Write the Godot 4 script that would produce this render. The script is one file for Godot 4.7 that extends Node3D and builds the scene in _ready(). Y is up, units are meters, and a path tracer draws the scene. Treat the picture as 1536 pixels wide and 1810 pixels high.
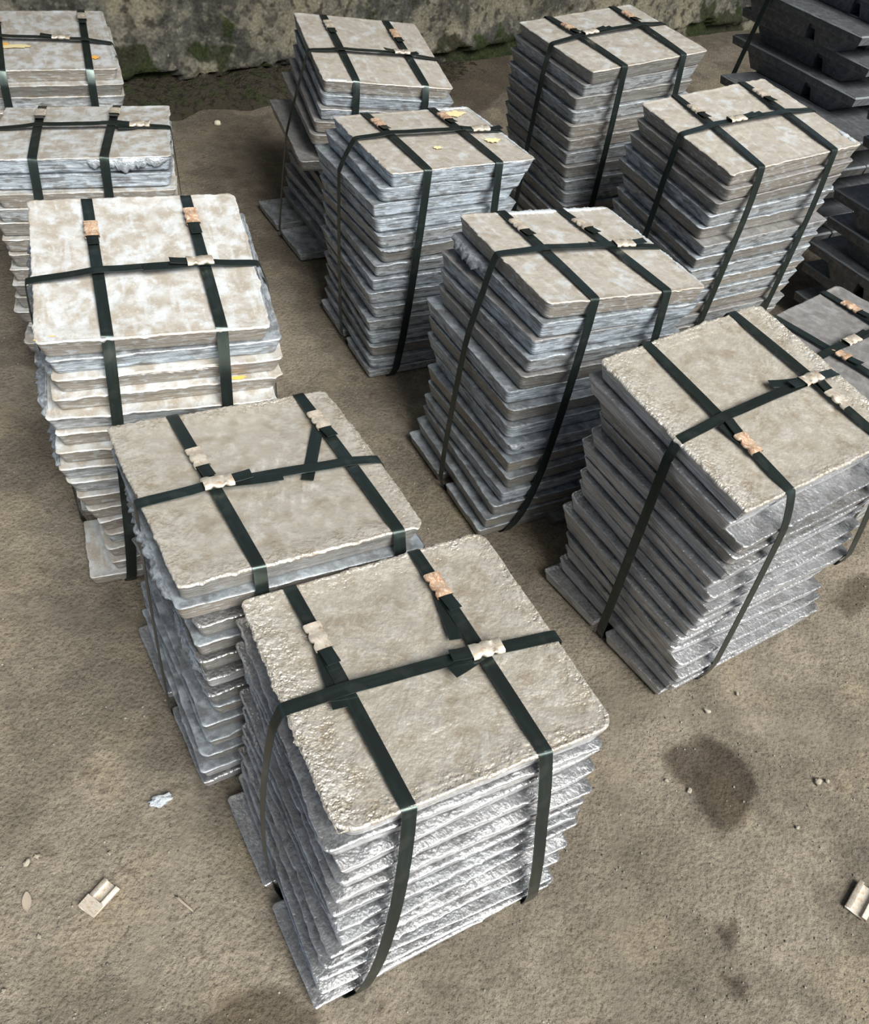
extends Node3D
# A yard of strapped bundles of cast metal plates in front of a stained wall.
# Units are metres; the camera stands at x = 0, z = 0 at eye height.

const PL := 0.425          # plate length (across the front of a bundle)
const PW := 0.408          # plate depth
const STRAP_W := 0.0215

# Each bundle: the plates from the ground up as [x, z, yaw in degrees, height of the upper face],
# the slope of the uppermost plate along its length and depth, its size factors, and the straps:
# two running front to back as [offset at back, at front, place of the seal, offset at the ground],
# one across as [offset at left, at right, place of the seal, offset at the ground] (9 = as above).
const BUNDLES := {
	"A": {"lay": [[0.011, -0.752, 35.272, 0.032], [0.01, -0.753, 32.909, 0.072], [0.01, -0.754, 31.385, 0.112], [0.013, -0.762, 32.969, 0.152], [0.017, -0.767, 33.255, 0.192], [0.02, -0.774, 35.418, 0.232], [0.018, -0.777, 34.168, 0.272], [0.014, -0.779, 33.304, 0.312], [0.021, -0.783, 32.313, 0.352], [0.017, -0.789, 33.401, 0.392], [0.012, -0.794, 34.721, 0.432], [0.009, -0.792, 31.011, 0.472], [0.016, -0.798, 31.928, 0.511]],
		"slope": [0.0219, 0.0184], "size": [-0.013, 0.003], "st": [[-0.133, -0.112, -0.092, -0.187], [0.08, 0.093, -0.118, 0.161], [0.0, 0.036, 0.091, 0.047]]},
	"B": {"lay": [[-0.287, -1.085, 36.108, 0.032], [-0.279, -1.086, 33.772, 0.073], [-0.275, -1.091, 33.443, 0.115], [-0.277, -1.102, 35.945, 0.156], [-0.273, -1.102, 33.859, 0.198], [-0.267, -1.115, 35.887, 0.239], [-0.275, -1.108, 36.714, 0.281], [-0.273, -1.111, 35.811, 0.322], [-0.279, -1.112, 35.407, 0.363], [-0.279, -1.11, 35.11, 0.405], [-0.28, -1.116, 35.952, 0.446], [-0.297, -1.108, 33.831, 0.488], [-0.303, -1.114, 34.998, 0.529]],
		"slope": [-0.0749, 0.0311], "size": [-0.019, 0.004], "st": [[-0.089, -0.079, -0.067, 9.0], [0.154, 0.163, -0.109, 9.0], [0.008, 0.023, -0.078, 0.065]]},
	"D": {"lay": [[-0.615, -1.501, 26.004, 0.032], [-0.607, -1.538, 32.626, 0.074], [-0.606, -1.538, 31.833, 0.115], [-0.61, -1.543, 32.918, 0.157], [-0.613, -1.54, 31.813, 0.199], [-0.607, -1.526, 27.566, 0.24], [-0.614, -1.519, 26.598, 0.282], [-0.615, -1.51, 24.186, 0.324], [-0.619, -1.504, 23.193, 0.365], [-0.615, -1.507, 22.756, 0.407], [-0.619, -1.516, 24.337, 0.448], [-0.621, -1.508, 22.768, 0.49], [-0.618, -1.526, 25.022, 0.532], [-0.615, -1.531, 24.91, 0.573], [-0.618, -1.534, 25.215, 0.615], [-0.63, -1.527, 23.832, 0.657]],
		"slope": [-0.0008, -0.1395], "size": [-0.036, 0.027], "st": [[-0.094, -0.083, -0.087, -0.122], [0.1, 0.117, -0.117, 9.0], [0.05, 0.028, 0.101, 9.0]]},
	"E": {"lay": [[0.568, -1.458, 40.915, 0.032], [0.596, -1.45, 38.021, 0.072], [0.603, -1.446, 36.931, 0.111], [0.592, -1.448, 36.892, 0.151], [0.578, -1.454, 34.588, 0.191], [0.567, -1.453, 37.603, 0.23], [0.576, -1.448, 37.773, 0.27], [0.589, -1.443, 35.888, 0.31], [0.58, -1.442, 38.422, 0.349], [0.579, -1.442, 37.604, 0.389], [0.566, -1.444, 38.111, 0.429], [0.575, -1.437, 39.499, 0.468], [0.58, -1.435, 37.638, 0.508], [0.574, -1.431, 39.654, 0.548], [0.541, -1.446, 38.858, 0.587], [0.557, -1.439, 38.673, 0.627]],
		"slope": [0.0452, -0.1125], "size": [0.015, -0.006], "st": [[-0.101, -0.111, 0.095, -0.067], [0.133, 0.152, 0.086, 0.333], [0.03, 0.024, 0.129, 0.003]]},
	"F": {"lay": [[0.184, -1.843, 33.172, 0.032], [0.199, -1.844, 31.576, 0.075], [0.213, -1.846, 31.253, 0.117], [0.213, -1.852, 34.124, 0.16], [0.217, -1.856, 34.45, 0.203], [0.211, -1.862, 34.26, 0.245], [0.215, -1.865, 31.845, 0.288], [0.199, -1.874, 33.466, 0.331], [0.196, -1.879, 33.102, 0.373], [0.184, -1.886, 32.731, 0.416], [0.206, -1.887, 33.28, 0.458], [0.207, -1.892, 34.345, 0.501], [0.207, -1.896, 34.658, 0.544], [0.225, -1.896, 32.563, 0.586], [0.23, -1.896, 31.478, 0.629]],
		"slope": [-0.0603, 0.0269], "size": [-0.026, -0.004], "st": [[-0.095, -0.092, -0.118, -0.198], [0.063, 0.1, -0.106, 9.0], [-0.01, 0.017, 0.11, 0.031]]},
	"G": {"lay": [[-0.175, -2.415, 31.761, 0.032], [-0.169, -2.417, 30.081, 0.073], [-0.17, -2.42, 30.301, 0.113], [-0.17, -2.42, 29.035, 0.154], [-0.177, -2.422, 29.111, 0.194], [-0.175, -2.429, 30.988, 0.235], [-0.186, -2.429, 29.975, 0.276], [-0.183, -2.432, 30.388, 0.316], [-0.185, -2.438, 31.999, 0.357], [-0.184, -2.446, 34.989, 0.398], [-0.191, -2.446, 34.187, 0.438], [-0.196, -2.446, 32.571, 0.479], [-0.209, -2.449, 33.099, 0.519], [-0.184, -2.451, 31.017, 0.56], [-0.164, -2.453, 31.667, 0.601]],
		"slope": [0.0050, 0.0507], "size": [-0.014, -0.010], "st": [[-0.116, -0.109, -0.106, -0.171], [0.091, 0.097, -0.115, 9.0], [-0.033, -0.0, 0.147, 0.027]]},
	"H": {"lay": [[-0.519, -3.006, 34.694, 0.032], [-0.444, -3.05, 34.115, 0.074], [-0.434, -3.053, 34.315, 0.115], [-0.435, -3.059, 36.142, 0.157], [-0.425, -3.054, 33.511, 0.199], [-0.418, -3.05, 31.662, 0.24], [-0.413, -3.047, 30.14, 0.282], [-0.419, -3.043, 28.113, 0.323], [-0.488, -2.997, 27.323, 0.365], [-0.431, -3.02, 26.233, 0.407], [-0.454, -3.01, 26.256, 0.448], [-0.435, -3.006, 24.178, 0.49], [-0.422, -3.009, 24.774, 0.532], [-0.418, -3.011, 24.757, 0.573], [-0.425, -3.017, 25.409, 0.615]],
		"slope": [-0.0726, -0.1342], "size": [-0.027, 0.025], "st": [[-0.107, -0.105, -0.116, 9.0], [0.103, 0.116, -0.092, 9.0], [0.047, 0.038, 0.087, 0.018]]},
	"I": {"lay": [[0.273, -3.075, 34.472, 0.032], [0.282, -3.073, 33.784, 0.074], [0.289, -3.071, 33.678, 0.116], [0.292, -3.071, 34.27, 0.158], [0.306, -3.067, 32.585, 0.201], [0.317, -3.065, 31.676, 0.243], [0.326, -3.063, 30.879, 0.285], [0.329, -3.062, 31.625, 0.327], [0.332, -3.06, 29.766, 0.369], [0.323, -3.062, 30.449, 0.411], [0.314, -3.064, 30.489, 0.453], [0.304, -3.068, 31.511, 0.495], [0.299, -3.07, 32.35, 0.538], [0.298, -3.069, 31.76, 0.58], [0.296, -3.071, 32.377, 0.622], [0.296, -3.071, 31.739, 0.664], [0.302, -3.071, 33.492, 0.706], [0.314, -3.065, 34.472, 0.748]],
		"slope": [0.0871, -0.0153], "size": [0.005, -0.005], "st": [[-0.111, -0.105, -0.087, 9.0], [0.141, 0.108, -0.103, 9.0], [-0.011, -0.02, -0.082, 9.0]]},
	"J": {"lay": [[0.623, -2.571, 32.059, 0.032], [0.621, -2.571, 33.293, 0.073], [0.629, -2.569, 32.201, 0.114], [0.64, -2.567, 30.665, 0.155], [0.632, -2.568, 32.885, 0.196], [0.641, -2.566, 31.817, 0.237], [0.649, -2.564, 30.816, 0.279], [0.647, -2.565, 32.011, 0.32], [0.654, -2.563, 31.289, 0.361], [0.66, -2.562, 30.747, 0.402], [0.662, -2.561, 30.834, 0.443], [0.665, -2.56, 30.769, 0.484], [0.67, -2.557, 31.25, 0.525], [0.652, -2.571, 30.945, 0.566], [0.659, -2.568, 31.758, 0.607], [0.662, -2.564, 32.55, 0.648], [0.673, -2.557, 32.554, 0.69], [0.675, -2.561, 32.059, 0.731]],
		"slope": [0.0998, -0.0443], "size": [0.005, -0.005], "st": [[-0.102, -0.127, -0.099, 9.0], [0.129, 0.112, -0.112, 9.0], [-0.011, 0.008, -0.049, 9.0]]},
	"K": {"lay": [[0.95, -1.943, 44.809, 0.032], [0.956, -1.951, 43.958, 0.071], [0.953, -1.947, 44.091, 0.111], [0.955, -1.936, 44.847, 0.15], [0.952, -1.938, 45.132, 0.19], [0.955, -1.946, 44.899, 0.229], [0.952, -1.943, 45.364, 0.268], [0.971, -1.951, 43.785, 0.308], [0.945, -1.946, 45.772, 0.347], [0.964, -1.945, 44.452, 0.386], [0.948, -1.941, 44.615, 0.426], [0.95, -1.943, 44.809, 0.465]],
		"slope": [0.0319, -0.0054], "size": [0.000, 0.000], "st": [[-0.077, -0.073, -0.01, 9.0], [0.141, 0.109, -0.115, 9.0], [-0.035, -0.008, -0.012, 9.0]]},
	"L": {"lay": [[-1.364, -2.749, 25.933, 0.032], [-1.365, -2.761, 26.687, 0.071], [-1.375, -2.765, 26.016, 0.11], [-1.37, -2.748, 27.298, 0.149], [-1.397, -2.76, 26.873, 0.188], [-1.378, -2.757, 26.387, 0.227], [-1.366, -2.767, 27.23, 0.266], [-1.396, -2.762, 27.818, 0.305], [-1.375, -2.768, 26.271, 0.344], [-1.383, -2.763, 26.288, 0.383], [-1.39, -2.766, 24.997, 0.422], [-1.385, -2.753, 24.46, 0.461], [-1.381, -2.771, 25.223, 0.5], [-1.377, -2.761, 25.802, 0.539], [-1.394, -2.769, 25.933, 0.578]],
		"slope": [0.0090, -0.0740], "size": [0.000, 0.000], "st": [[-0.101, -0.101, -0.113, 9.0], [0.146, 0.133, -0.132, 9.0], [-0.002, 0.05, 0.072, 9.0]]},
	"M": {"lay": [[-1.011, -2.19, 19.202, 0.032], [-1.005, -2.195, 19.435, 0.07], [-1.013, -2.174, 18.6, 0.108], [-1.007, -2.202, 19.067, 0.146], [-1.041, -2.2, 20.021, 0.184], [-1.024, -2.206, 17.524, 0.222], [-1.024, -2.204, 18.433, 0.26], [-1.03, -2.216, 19.52, 0.298], [-1.03, -2.222, 20.13, 0.336], [-1.032, -2.22, 18.298, 0.374], [-1.043, -2.227, 18.57, 0.412], [-1.036, -2.227, 18.957, 0.45], [-1.033, -2.228, 19.876, 0.488], [-1.038, -2.239, 18.967, 0.526], [-1.041, -2.24, 19.202, 0.564]],
		"slope": [0.0372, 0.0945], "size": [0.000, 0.000], "st": [[-0.118, -0.106, -0.119, 9.0], [0.075, 0.052, -0.13, 9.0], [-0.018, -0.01, 0.137, 9.0]]},
}

var M := {}
var tex := {}
var plate_meshes := {}
var used := {}

func numbered(called: String) -> String:
	var n: int = used.get(called, 0)
	used[called] = n + 1
	return called if n == 0 else "%s_%03d" % [called, n]

func tag(o: Node, label: String, category: String, group := "", kind := "") -> void:
	if label: o.set_meta("label", label)
	if category: o.set_meta("category", category)
	if group: o.set_meta("group", group)
	if kind: o.set_meta("kind", kind)

func thing(called: String, at: Vector3, label: String, category: String, group := "") -> Node3D:
	var o := Node3D.new()
	o.name = numbered(called)
	add_child(o)
	o.position = at
	tag(o, label, category, group)
	return o

func put(called: String, mesh: Mesh, mats: Array, parent: Node, xf := Transform3D.IDENTITY) -> MeshInstance3D:
	var o := MeshInstance3D.new()
	o.name = called
	o.mesh = mesh
	for i in mats.size():
		o.set_surface_override_material(i, mats[i])
	parent.add_child(o, true)
	o.transform = xf
	return o

# ------------------------------------------------------------------ textures
func noise_img(sd: int, freq: float, w: int, h: int, oct := 4, kind := FastNoiseLite.TYPE_SIMPLEX_SMOOTH, stretch := Vector2i(1, 1), fractal := FastNoiseLite.FRACTAL_FBM) -> Image:
	var n := FastNoiseLite.new()
	n.seed = sd
	n.noise_type = kind
	n.frequency = freq
	n.fractal_type = fractal
	n.fractal_octaves = oct
	var im := n.get_seamless_image(w / stretch.x, h / stretch.y, false, false, 0.12, true)
	im.convert(Image.FORMAT_L8)
	if stretch != Vector2i(1, 1): im.resize(w, h, Image.INTERPOLATE_CUBIC)
	return im

func nb(sd: int, freq: float, w: int, h: int, oct := 4, kind := FastNoiseLite.TYPE_SIMPLEX_SMOOTH, stretch := Vector2i(1, 1), fractal := FastNoiseLite.FRACTAL_FBM) -> PackedByteArray:
	return noise_img(sd, freq, w, h, oct, kind, stretch, fractal).get_data()

# Colour image from layers laid over one another: [bytes, low, high, colour, strength];
# a layer covers where its noise goes from low (none) to high (all).
func layered(w: int, h: int, base: Color, layers: Array, grain: PackedByteArray, amount: float) -> Image:
	var out := PackedByteArray()
	out.resize(w * h * 3)
	var count := layers.size()
	var data := []
	for l in layers: data.append([l[0], l[1] * 255.0, 1.0 / ((l[2] - l[1]) * 255.0), l[3].r * 255.0, l[3].g * 255.0, l[3].b * 255.0, l[4]])
	var b0 := base.r * 255.0
	var b1 := base.g * 255.0
	var b2 := base.b * 255.0
	for i in w * h:
		var r := b0
		var g := b1
		var b := b2
		for l in data:
			var t: float = (l[0][i] - l[1]) * l[2]
			if t > 0.0:
				if t > 1.0: t = 1.0
				t *= l[6]
				r += (l[3] - r) * t
				g += (l[4] - g) * t
				b += (l[5] - b) * t
		var k := 1.0 + (grain[i] / 127.5 - 1.0) * amount
		out[i * 3] = clampi(int(r * k), 0, 255)
		out[i * 3 + 1] = clampi(int(g * k), 0, 255)
		out[i * 3 + 2] = clampi(int(b * k), 0, 255)
	return Image.create_from_data(w, h, false, Image.FORMAT_RGB8, out)

func itex(im: Image) -> ImageTexture:
	return ImageTexture.create_from_image(im)

func mixed(a: PackedByteArray, b: PackedByteArray, k: float, w: int, h: int) -> Image:
	var out := PackedByteArray()
	out.resize(w * h)
	for i in w * h: out[i] = int(a[i] * (1.0 - k) + b[i] * k)
	return Image.create_from_data(w, h, false, Image.FORMAT_L8, out)

func mat(col: Color, rough: float, metal: float, albedo: Texture2D = null, height: Texture2D = null, depth := 0.0, scale := Vector3.ONE) -> StandardMaterial3D:
	var m := StandardMaterial3D.new()
	m.albedo_color = col
	m.roughness = rough
	m.metallic = metal
	m.metallic_specular = 0.5
	if albedo: m.albedo_texture = albedo
	if height:
		m.heightmap_enabled = true
		m.heightmap_texture = height
		m.heightmap_scale = depth
	m.uv1_scale = scale
	return m

func c8(r: int, g: int, b: int) -> Color:
	return Color8(r, g, b)

func make_materials() -> void:
	var s := 512
	var fine := nb(1, 0.22, s, s, 3)
	var mid := nb(2, 0.035, s, s, 4)
	var low := nb(3, 0.011, s, s, 5)
	var low2 := nb(4, 0.015, s, s, 5)
	var ridg := nb(5, 0.02, s, s, 4, FastNoiseLite.TYPE_SIMPLEX_SMOOTH, Vector2i(1, 1), FastNoiseLite.FRACTAL_RIDGED)
	var ridg2 := nb(6, 0.05, s, s, 3, FastNoiseLite.TYPE_SIMPLEX_SMOOTH, Vector2i(1, 1), FastNoiseLite.FRACTAL_RIDGED)
	var streak := nb(7, 0.03, s, s, 4, FastNoiseLite.TYPE_SIMPLEX_SMOOTH, Vector2i(8, 1))
	var streak2 := nb(8, 0.09, s, s, 3, FastNoiseLite.TYPE_SIMPLEX_SMOOTH, Vector2i(12, 1))
	var speck := nb(9, 0.3, s, s, 1, FastNoiseLite.TYPE_CELLULAR)
	var soft := nb(10, 0.026, s, s, 6)
	var grain := nb(13, 0.20, s, s, 3)
	var cast := nb(11, 0.08, s, s, 4)
	var brush := nb(12, 0.03, s, s, 4, FastNoiseLite.TYPE_SIMPLEX_SMOOTH, Vector2i(1, 5))
	# cast upper faces
	tex.top_bright = itex(layered(s, s, c8(204, 196, 182), [
		[soft, 0.45, 0.80, c8(214, 208, 197), 0.8], [low2, 0.52, 0.76, c8(190, 180, 163), 0.7], [brush, 0.60, 0.85, c8(220, 216, 208), 0.6], [cast, 0.66, 0.90, c8(230, 227, 220), 0.6], [cast, 0.34, 0.10, c8(178, 168, 153), 0.5]], fine, 0.05))
	tex.top_silver = itex(layered(s, s, c8(190, 191, 192), [
		[soft, 0.42, 0.70, c8(208, 209, 210), 0.8], [low2, 0.55, 0.76, c8(166, 165, 164), 0.7], [cast, 0.62, 0.88, c8(228, 229, 230), 0.7], [cast, 0.36, 0.12, c8(140, 139, 138), 0.6]], fine, 0.06))
	tex.top_white = itex(layered(s, s, c8(176, 168, 156), [
		[low, 0.34, 0.66, c8(204, 205, 203), 0.85], [low2, 0.46, 0.78, c8(212, 218, 222), 0.8], [soft, 0.54, 0.80, c8(172, 162, 148), 0.6], [brush, 0.60, 0.80, c8(216, 222, 226), 0.5], [cast, 0.66, 0.88, c8(224, 229, 232), 0.5], [ridg2, 0.93, 0.99, c8(120, 112, 104), 0.3]], fine, 0.05))
	tex.top_taupe = itex(layered(s, s, c8(166, 160, 150), [
		[soft, 0.42, 0.75, c8(177, 172, 163), 0.8], [low, 0.56, 0.82, c8(190, 195, 198), 0.7], [brush, 0.66, 0.84, c8(196, 196, 193), 0.45], [low2, 0.60, 0.80, c8(150, 140, 126), 0.6], [cast, 0.75, 0.92, c8(196, 194, 188), 0.35]], fine, 0.06))
	tex.top_grey = itex(layered(s, s, c8(136, 135, 134), [
		[soft, 0.42, 0.7, c8(152, 150, 148), 0.9], [brush, 0.64, 0.84, c8(172, 176, 180), 0.45], [low2, 0.6, 0.8, c8(116, 114, 112), 0.6]], fine, 0.07))
	tex.top_frost = itex(layered(s, s, c8(150, 156, 161), [
		[soft, 0.40, 0.66, c8(178, 187, 194), 0.85], [low, 0.55, 0.72, c8(202, 210, 216), 0.7], [low2, 0.58, 0.76, c8(122, 124, 126), 0.7], [cast, 0.72, 0.92, c8(206, 213, 218), 0.5]], fine, 0.08))
	# mould sides
	tex.side_bright = itex(layered(s, s, c8(188, 189, 191), [
		[streak, 0.5, 0.72, c8(222, 223, 225), 0.9], [streak2, 0.60, 0.80, c8(112, 109, 106), 0.8], [cast, 0.62, 0.85, c8(236, 236, 236), 0.6], [low, 0.66, 0.82, c8(164, 157, 149), 0.5]], fine, 0.09))
	tex.side_oxide = itex(layered(s, s, c8(168, 171, 172), [
		[streak, 0.48, 0.68, c8(188, 196, 202), 0.85], [soft, 0.50, 0.66, c8(206, 215, 222), 0.75], [streak2, 0.60, 0.78, c8(116, 115, 112), 0.75], [cast, 0.68, 0.88, c8(214, 221, 227), 0.6], [low2, 0.62, 0.76, c8(108, 106, 104), 0.65]], fine, 0.10))
	tex.side_frost = itex(layered(s, s, c8(168, 180, 191), [
		[streak, 0.45, 0.70, c8(190, 202, 212), 0.8], [soft, 0.50, 0.66, c8(210, 219, 227), 0.75], [low2, 0.54, 0.78, c8(112, 112, 112), 0.7], [streak2, 0.56, 0.76, c8(96, 97, 98), 0.75], [cast, 0.68, 0.86, c8(222, 229, 234), 0.6]], fine, 0.08))
	tex.side_brown = itex(layered(s, s, c8(164, 157, 147), [
		[streak, 0.5, 0.7, c8(176, 171, 163), 0.8], [streak2, 0.60, 0.78, c8(116, 108, 99), 0.75], [soft, 0.58, 0.72, c8(196, 202, 206), 0.75], [cast, 0.76, 0.92, c8(204, 209, 213), 0.6]], fine, 0.12))
	tex.side_plain = itex(layered(s, s, c8(166, 162, 155), [
		[streak, 0.5, 0.7, c8(178, 177, 173), 0.85], [streak2, 0.6, 0.78, c8(116, 114, 109), 0.75], [soft, 0.60, 0.78, c8(192, 197, 200), 0.7], [cast, 0.76, 0.92, c8(196, 203, 208), 0.6]], fine, 0.12))
	tex.ingot = itex(layered(s, s, c8(94, 97, 101), [
		[soft, 0.48, 0.7, c8(112, 115, 118), 0.8], [mid, 0.62, 0.8, c8(78, 79, 81), 0.7], [streak, 0.66, 0.82, c8(126, 131, 135), 0.5], [cast, 0.80, 0.94, c8(168, 174, 178), 0.6], [speck, 0.93, 0.98, c8(186, 190, 192), 0.5]], fine, 0.10))
	# relief
	tex.h_rough = itex(mixed(cast, mixed(mid, grain, 0.35, s, s).get_data(), 0.55, s, s))
	tex.h_fine = itex(mixed(mid, cast, 0.4, s, s))
	tex.h_streak = itex(mixed(streak, mixed(streak2, cast, 0.5, s, s).get_data(), 0.5, s, s))
	# strap steel: blackened green band with a few worn patches
	tex.strap = itex(layered(s, s, c8(52, 61, 59), [
		[streak, 0.40, 0.8, c8(62, 74, 72), 0.8], [streak2, 0.62, 0.9, c8(60, 62, 57), 0.5], [low, 0.62, 0.82, c8(84, 90, 88), 0.45]], fine, 0.06))
	tex.seal = itex(layered(s, s, c8(198, 189, 174), [
		[low, 0.5, 0.7, c8(184, 172, 154), 0.8], [mid, 0.6, 0.78, c8(214, 210, 202), 0.7], [low2, 0.66, 0.80, c8(176, 146, 118), 0.6]], fine, 0.1))
	tex.seal_rust = itex(layered(s, s, c8(176, 150, 126), [
		[low, 0.45, 0.65, c8(152, 116, 90), 0.7], [mid, 0.54, 0.74, c8(202, 190, 174), 0.8]], fine, 0.12))

	# [tint, roughness, metal, relief in cm]
	var tops := {"bright": [.93, .33, .55, .30], "silver": [.84, .32, .8, .24], "white": [.90, .50, .2, .08], "taupe": [1.0, .46, .25, .10], "grey": [.92, .46, .35, .08], "frost": [.86, .46, .4, .12]}
	for k in tops:
		var q: Array = tops[k]
		M["top_" + k] = mat(Color(q[0], q[0], q[0]), q[1], q[2], tex["top_" + k], tex.h_rough if q[2] > .5 else tex.h_fine, q[3])
	var sides := {"bright": [1.0, .36, .5, .22], "frost": [.98, .48, .3, .16], "oxide": [.96, .44, .45, .14], "brown": [.92, .48, .4, .14], "plain": [.90, .42, .55, .14]}
	for k in sides:
		var q: Array = sides[k]
		M["side_" + k] = mat(Color(q[0], q[0], q[0]), q[1], q[2], tex["side_" + k], tex.h_streak, q[3])
	M.ingot_edge = mat(c8(132, 137, 140), 0.5, 0.5, null, tex.h_fine, 0.1)
	M.ingot = mat(Color(1, 1, 1), 0.42, 0.5, tex.ingot, tex.h_fine, 0.06)
	M.strap = mat(Color(1, 1, 1), 0.30, 0.75, tex.strap)
	M.seal = mat(Color(1, 1, 1), 0.45, 0.5, tex.seal)
	M.seal_rust = mat(Color(1, 1, 1), 0.6, 0.3, tex.seal_rust)
	M.paint = mat(c8(206, 158, 78), 0.7, 0.0)
	M.paint_pale = mat(c8(204, 190, 146), 0.7, 0.0)
	M.dross = mat(c8(196, 203, 208), 0.45, 0.4, null, tex.h_rough, 0.2)

# The upper face of one bright plate as it froze: how coarse the skin is at each edge and where the melt left strokes.
# c = {"edge": [left, right, back, front] coarseness, "core": coarseness in the middle, "eye": centre of the strokes, "fan": strokes run from the eye}
func cast_top(c: Dictionary, sd: int) -> StandardMaterial3D:
	var w := 640
	var soft := nb(sd + 1, .020, w, w, 6)
	var cast := nb(sd + 2, .065, w, w, 4)
	var grain := nb(sd + 3, .17, w, w, 3)
	var patch := nb(sd + 4, .010, w, w, 5)
	var nz := FastNoiseLite.new()
	nz.seed = sd
	nz.frequency = 1.0
	nz.fractal_octaves = 3
	var col := PackedByteArray()
	col.resize(w * w * 3)
	var hgt := PackedByteArray()
	hgt.resize(w * w)
	var ed: Array = c.edge
	var eye: Vector2 = c.eye
	for y in w:
		var v := float(y) / w
		for x in w:
			var u := float(x) / w
			var i := y * w + x
			var so := soft[i] / 255.0
			var ca := cast[i] / 255.0
			var gr := grain[i] / 255.0
			var pa := patch[i] / 255.0
			var jit := (so - .5) * .18
			var rough: float = c.core
			rough = maxf(rough, ed[0] * clampf(1.0 - (u + jit) / .26, 0, 1))
			rough = maxf(rough, ed[1] * clampf(1.0 - (1.0 - u + jit) / .14, 0, 1))
			rough = maxf(rough, ed[2] * clampf(1.0 - (v + jit) / .14, 0, 1))
			rough = maxf(rough, ed[3] * clampf(1.0 - (1.0 - v + jit) / .16, 0, 1))
			var dx := u - eye.x
			var dy := v - eye.y
			var r := sqrt(dx * dx + dy * dy)
			var stroke: float
			if c.fan:
				var a := atan2(dy, dx)
				stroke = nz.get_noise_3d(cos(a) * 6.0, sin(a) * 6.0, r * 5.0) * .62 * clampf(r / .1, 0, 1)
			else:
				stroke = nz.get_noise_2d((u * .9 + v * .35) * 26.0, (v * .9 - u * .35) * 6.0)
			var zone := clampf(1.0 - absf(r - float(c.ring)) / .20 + (so - .5), 0, 1)
			stroke = stroke * zone
			var h := .5 + (ca - .5) * rough + (gr - .5) * rough * .45 + stroke * .22 + (so - .5) * .25
			hgt[i] = clampi(int(h * 255), 0, 255)
			# colour: taupe skin, paler where the metal froze coarse or was drawn out
			var pale := clampf((ca - .5) * rough * 2.2 + maxf(stroke, 0.0) * 1.1 + (so - .45) * .9 + rough * .25, 0, 1)
			var brown := clampf((pa - .5) * 3.0, 0, 1) * (1.0 - pale)
			var k := 1.0 + (gr - .5) * .06
			col[i * 3] = clampi(int((188 + 38 * pale - 16 * brown) * k), 0, 255)
			col[i * 3 + 1] = clampi(int((181 + 42 * pale - 20 * brown) * k), 0, 255)
			col[i * 3 + 2] = clampi(int((168 + 48 * pale - 24 * brown) * k), 0, 255)
	return mat(Color(.95, .95, .95), .33, .5, itex(Image.create_from_data(w, w, false, Image.FORMAT_RGB8, col)), itex(Image.create_from_data(w, w, false, Image.FORMAT_L8, hgt)), .34)

# ------------------------------------------------------------------ meshes
func commit(verts: PackedVector3Array, uvs: PackedVector2Array, idx: PackedInt32Array, into: ArrayMesh = null, uv2 := PackedVector2Array(), groups := PackedInt32Array()) -> ArrayMesh:
	var st := SurfaceTool.new()
	st.begin(Mesh.PRIMITIVE_TRIANGLES)
	st.set_smooth_group(0)
	for i in verts.size():
		if uvs.size(): st.set_uv(uvs[i])
		if uv2.size(): st.set_uv2(uv2[i])
		if groups.size(): st.set_smooth_group(groups[i])
		st.add_vertex(verts[i])
	for i in idx: st.add_index(i)
	st.generate_normals()
	return st.commit(into)

func outline(hl: float, hw: float, radius: Array, step: float) -> Array:
	# rounded rectangle, clockwise seen from above: [point, outward normal, length so far]
	var pts := []
	var cs := [Vector2(1, 1), Vector2(-1, 1), Vector2(-1, -1), Vector2(1, -1)]
	for k in 4:
		var r: float = radius[k]
		var c: Vector2 = cs[k] * Vector2(hl - r, hw - r)
		var a0 := k * PI / 2
		for j in 6:
			var a := a0 + PI / 2 * j / 5.0
			pts.append([c + Vector2(cos(a), sin(a)) * r, Vector2(cos(a), sin(a))])
	var out := []
	var s := 0.0
	for i in pts.size():
		var p: Vector2 = pts[i][0]
		var q: Vector2 = pts[(i + 1) % pts.size()][0]
		var d := p.distance_to(q)
		var n := maxi(1, int(d / step))
		for j in n:
			var t := float(j) / n
			var nn: Vector2 = pts[i][1]
			if n > 1: nn = (pts[i][1] + (pts[(i + 1) % pts.size()][1] - pts[i][1]) * t).normalized()
			out.append([p.lerp(q, t), nn, s + d * t])
		s += d
	return out

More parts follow.
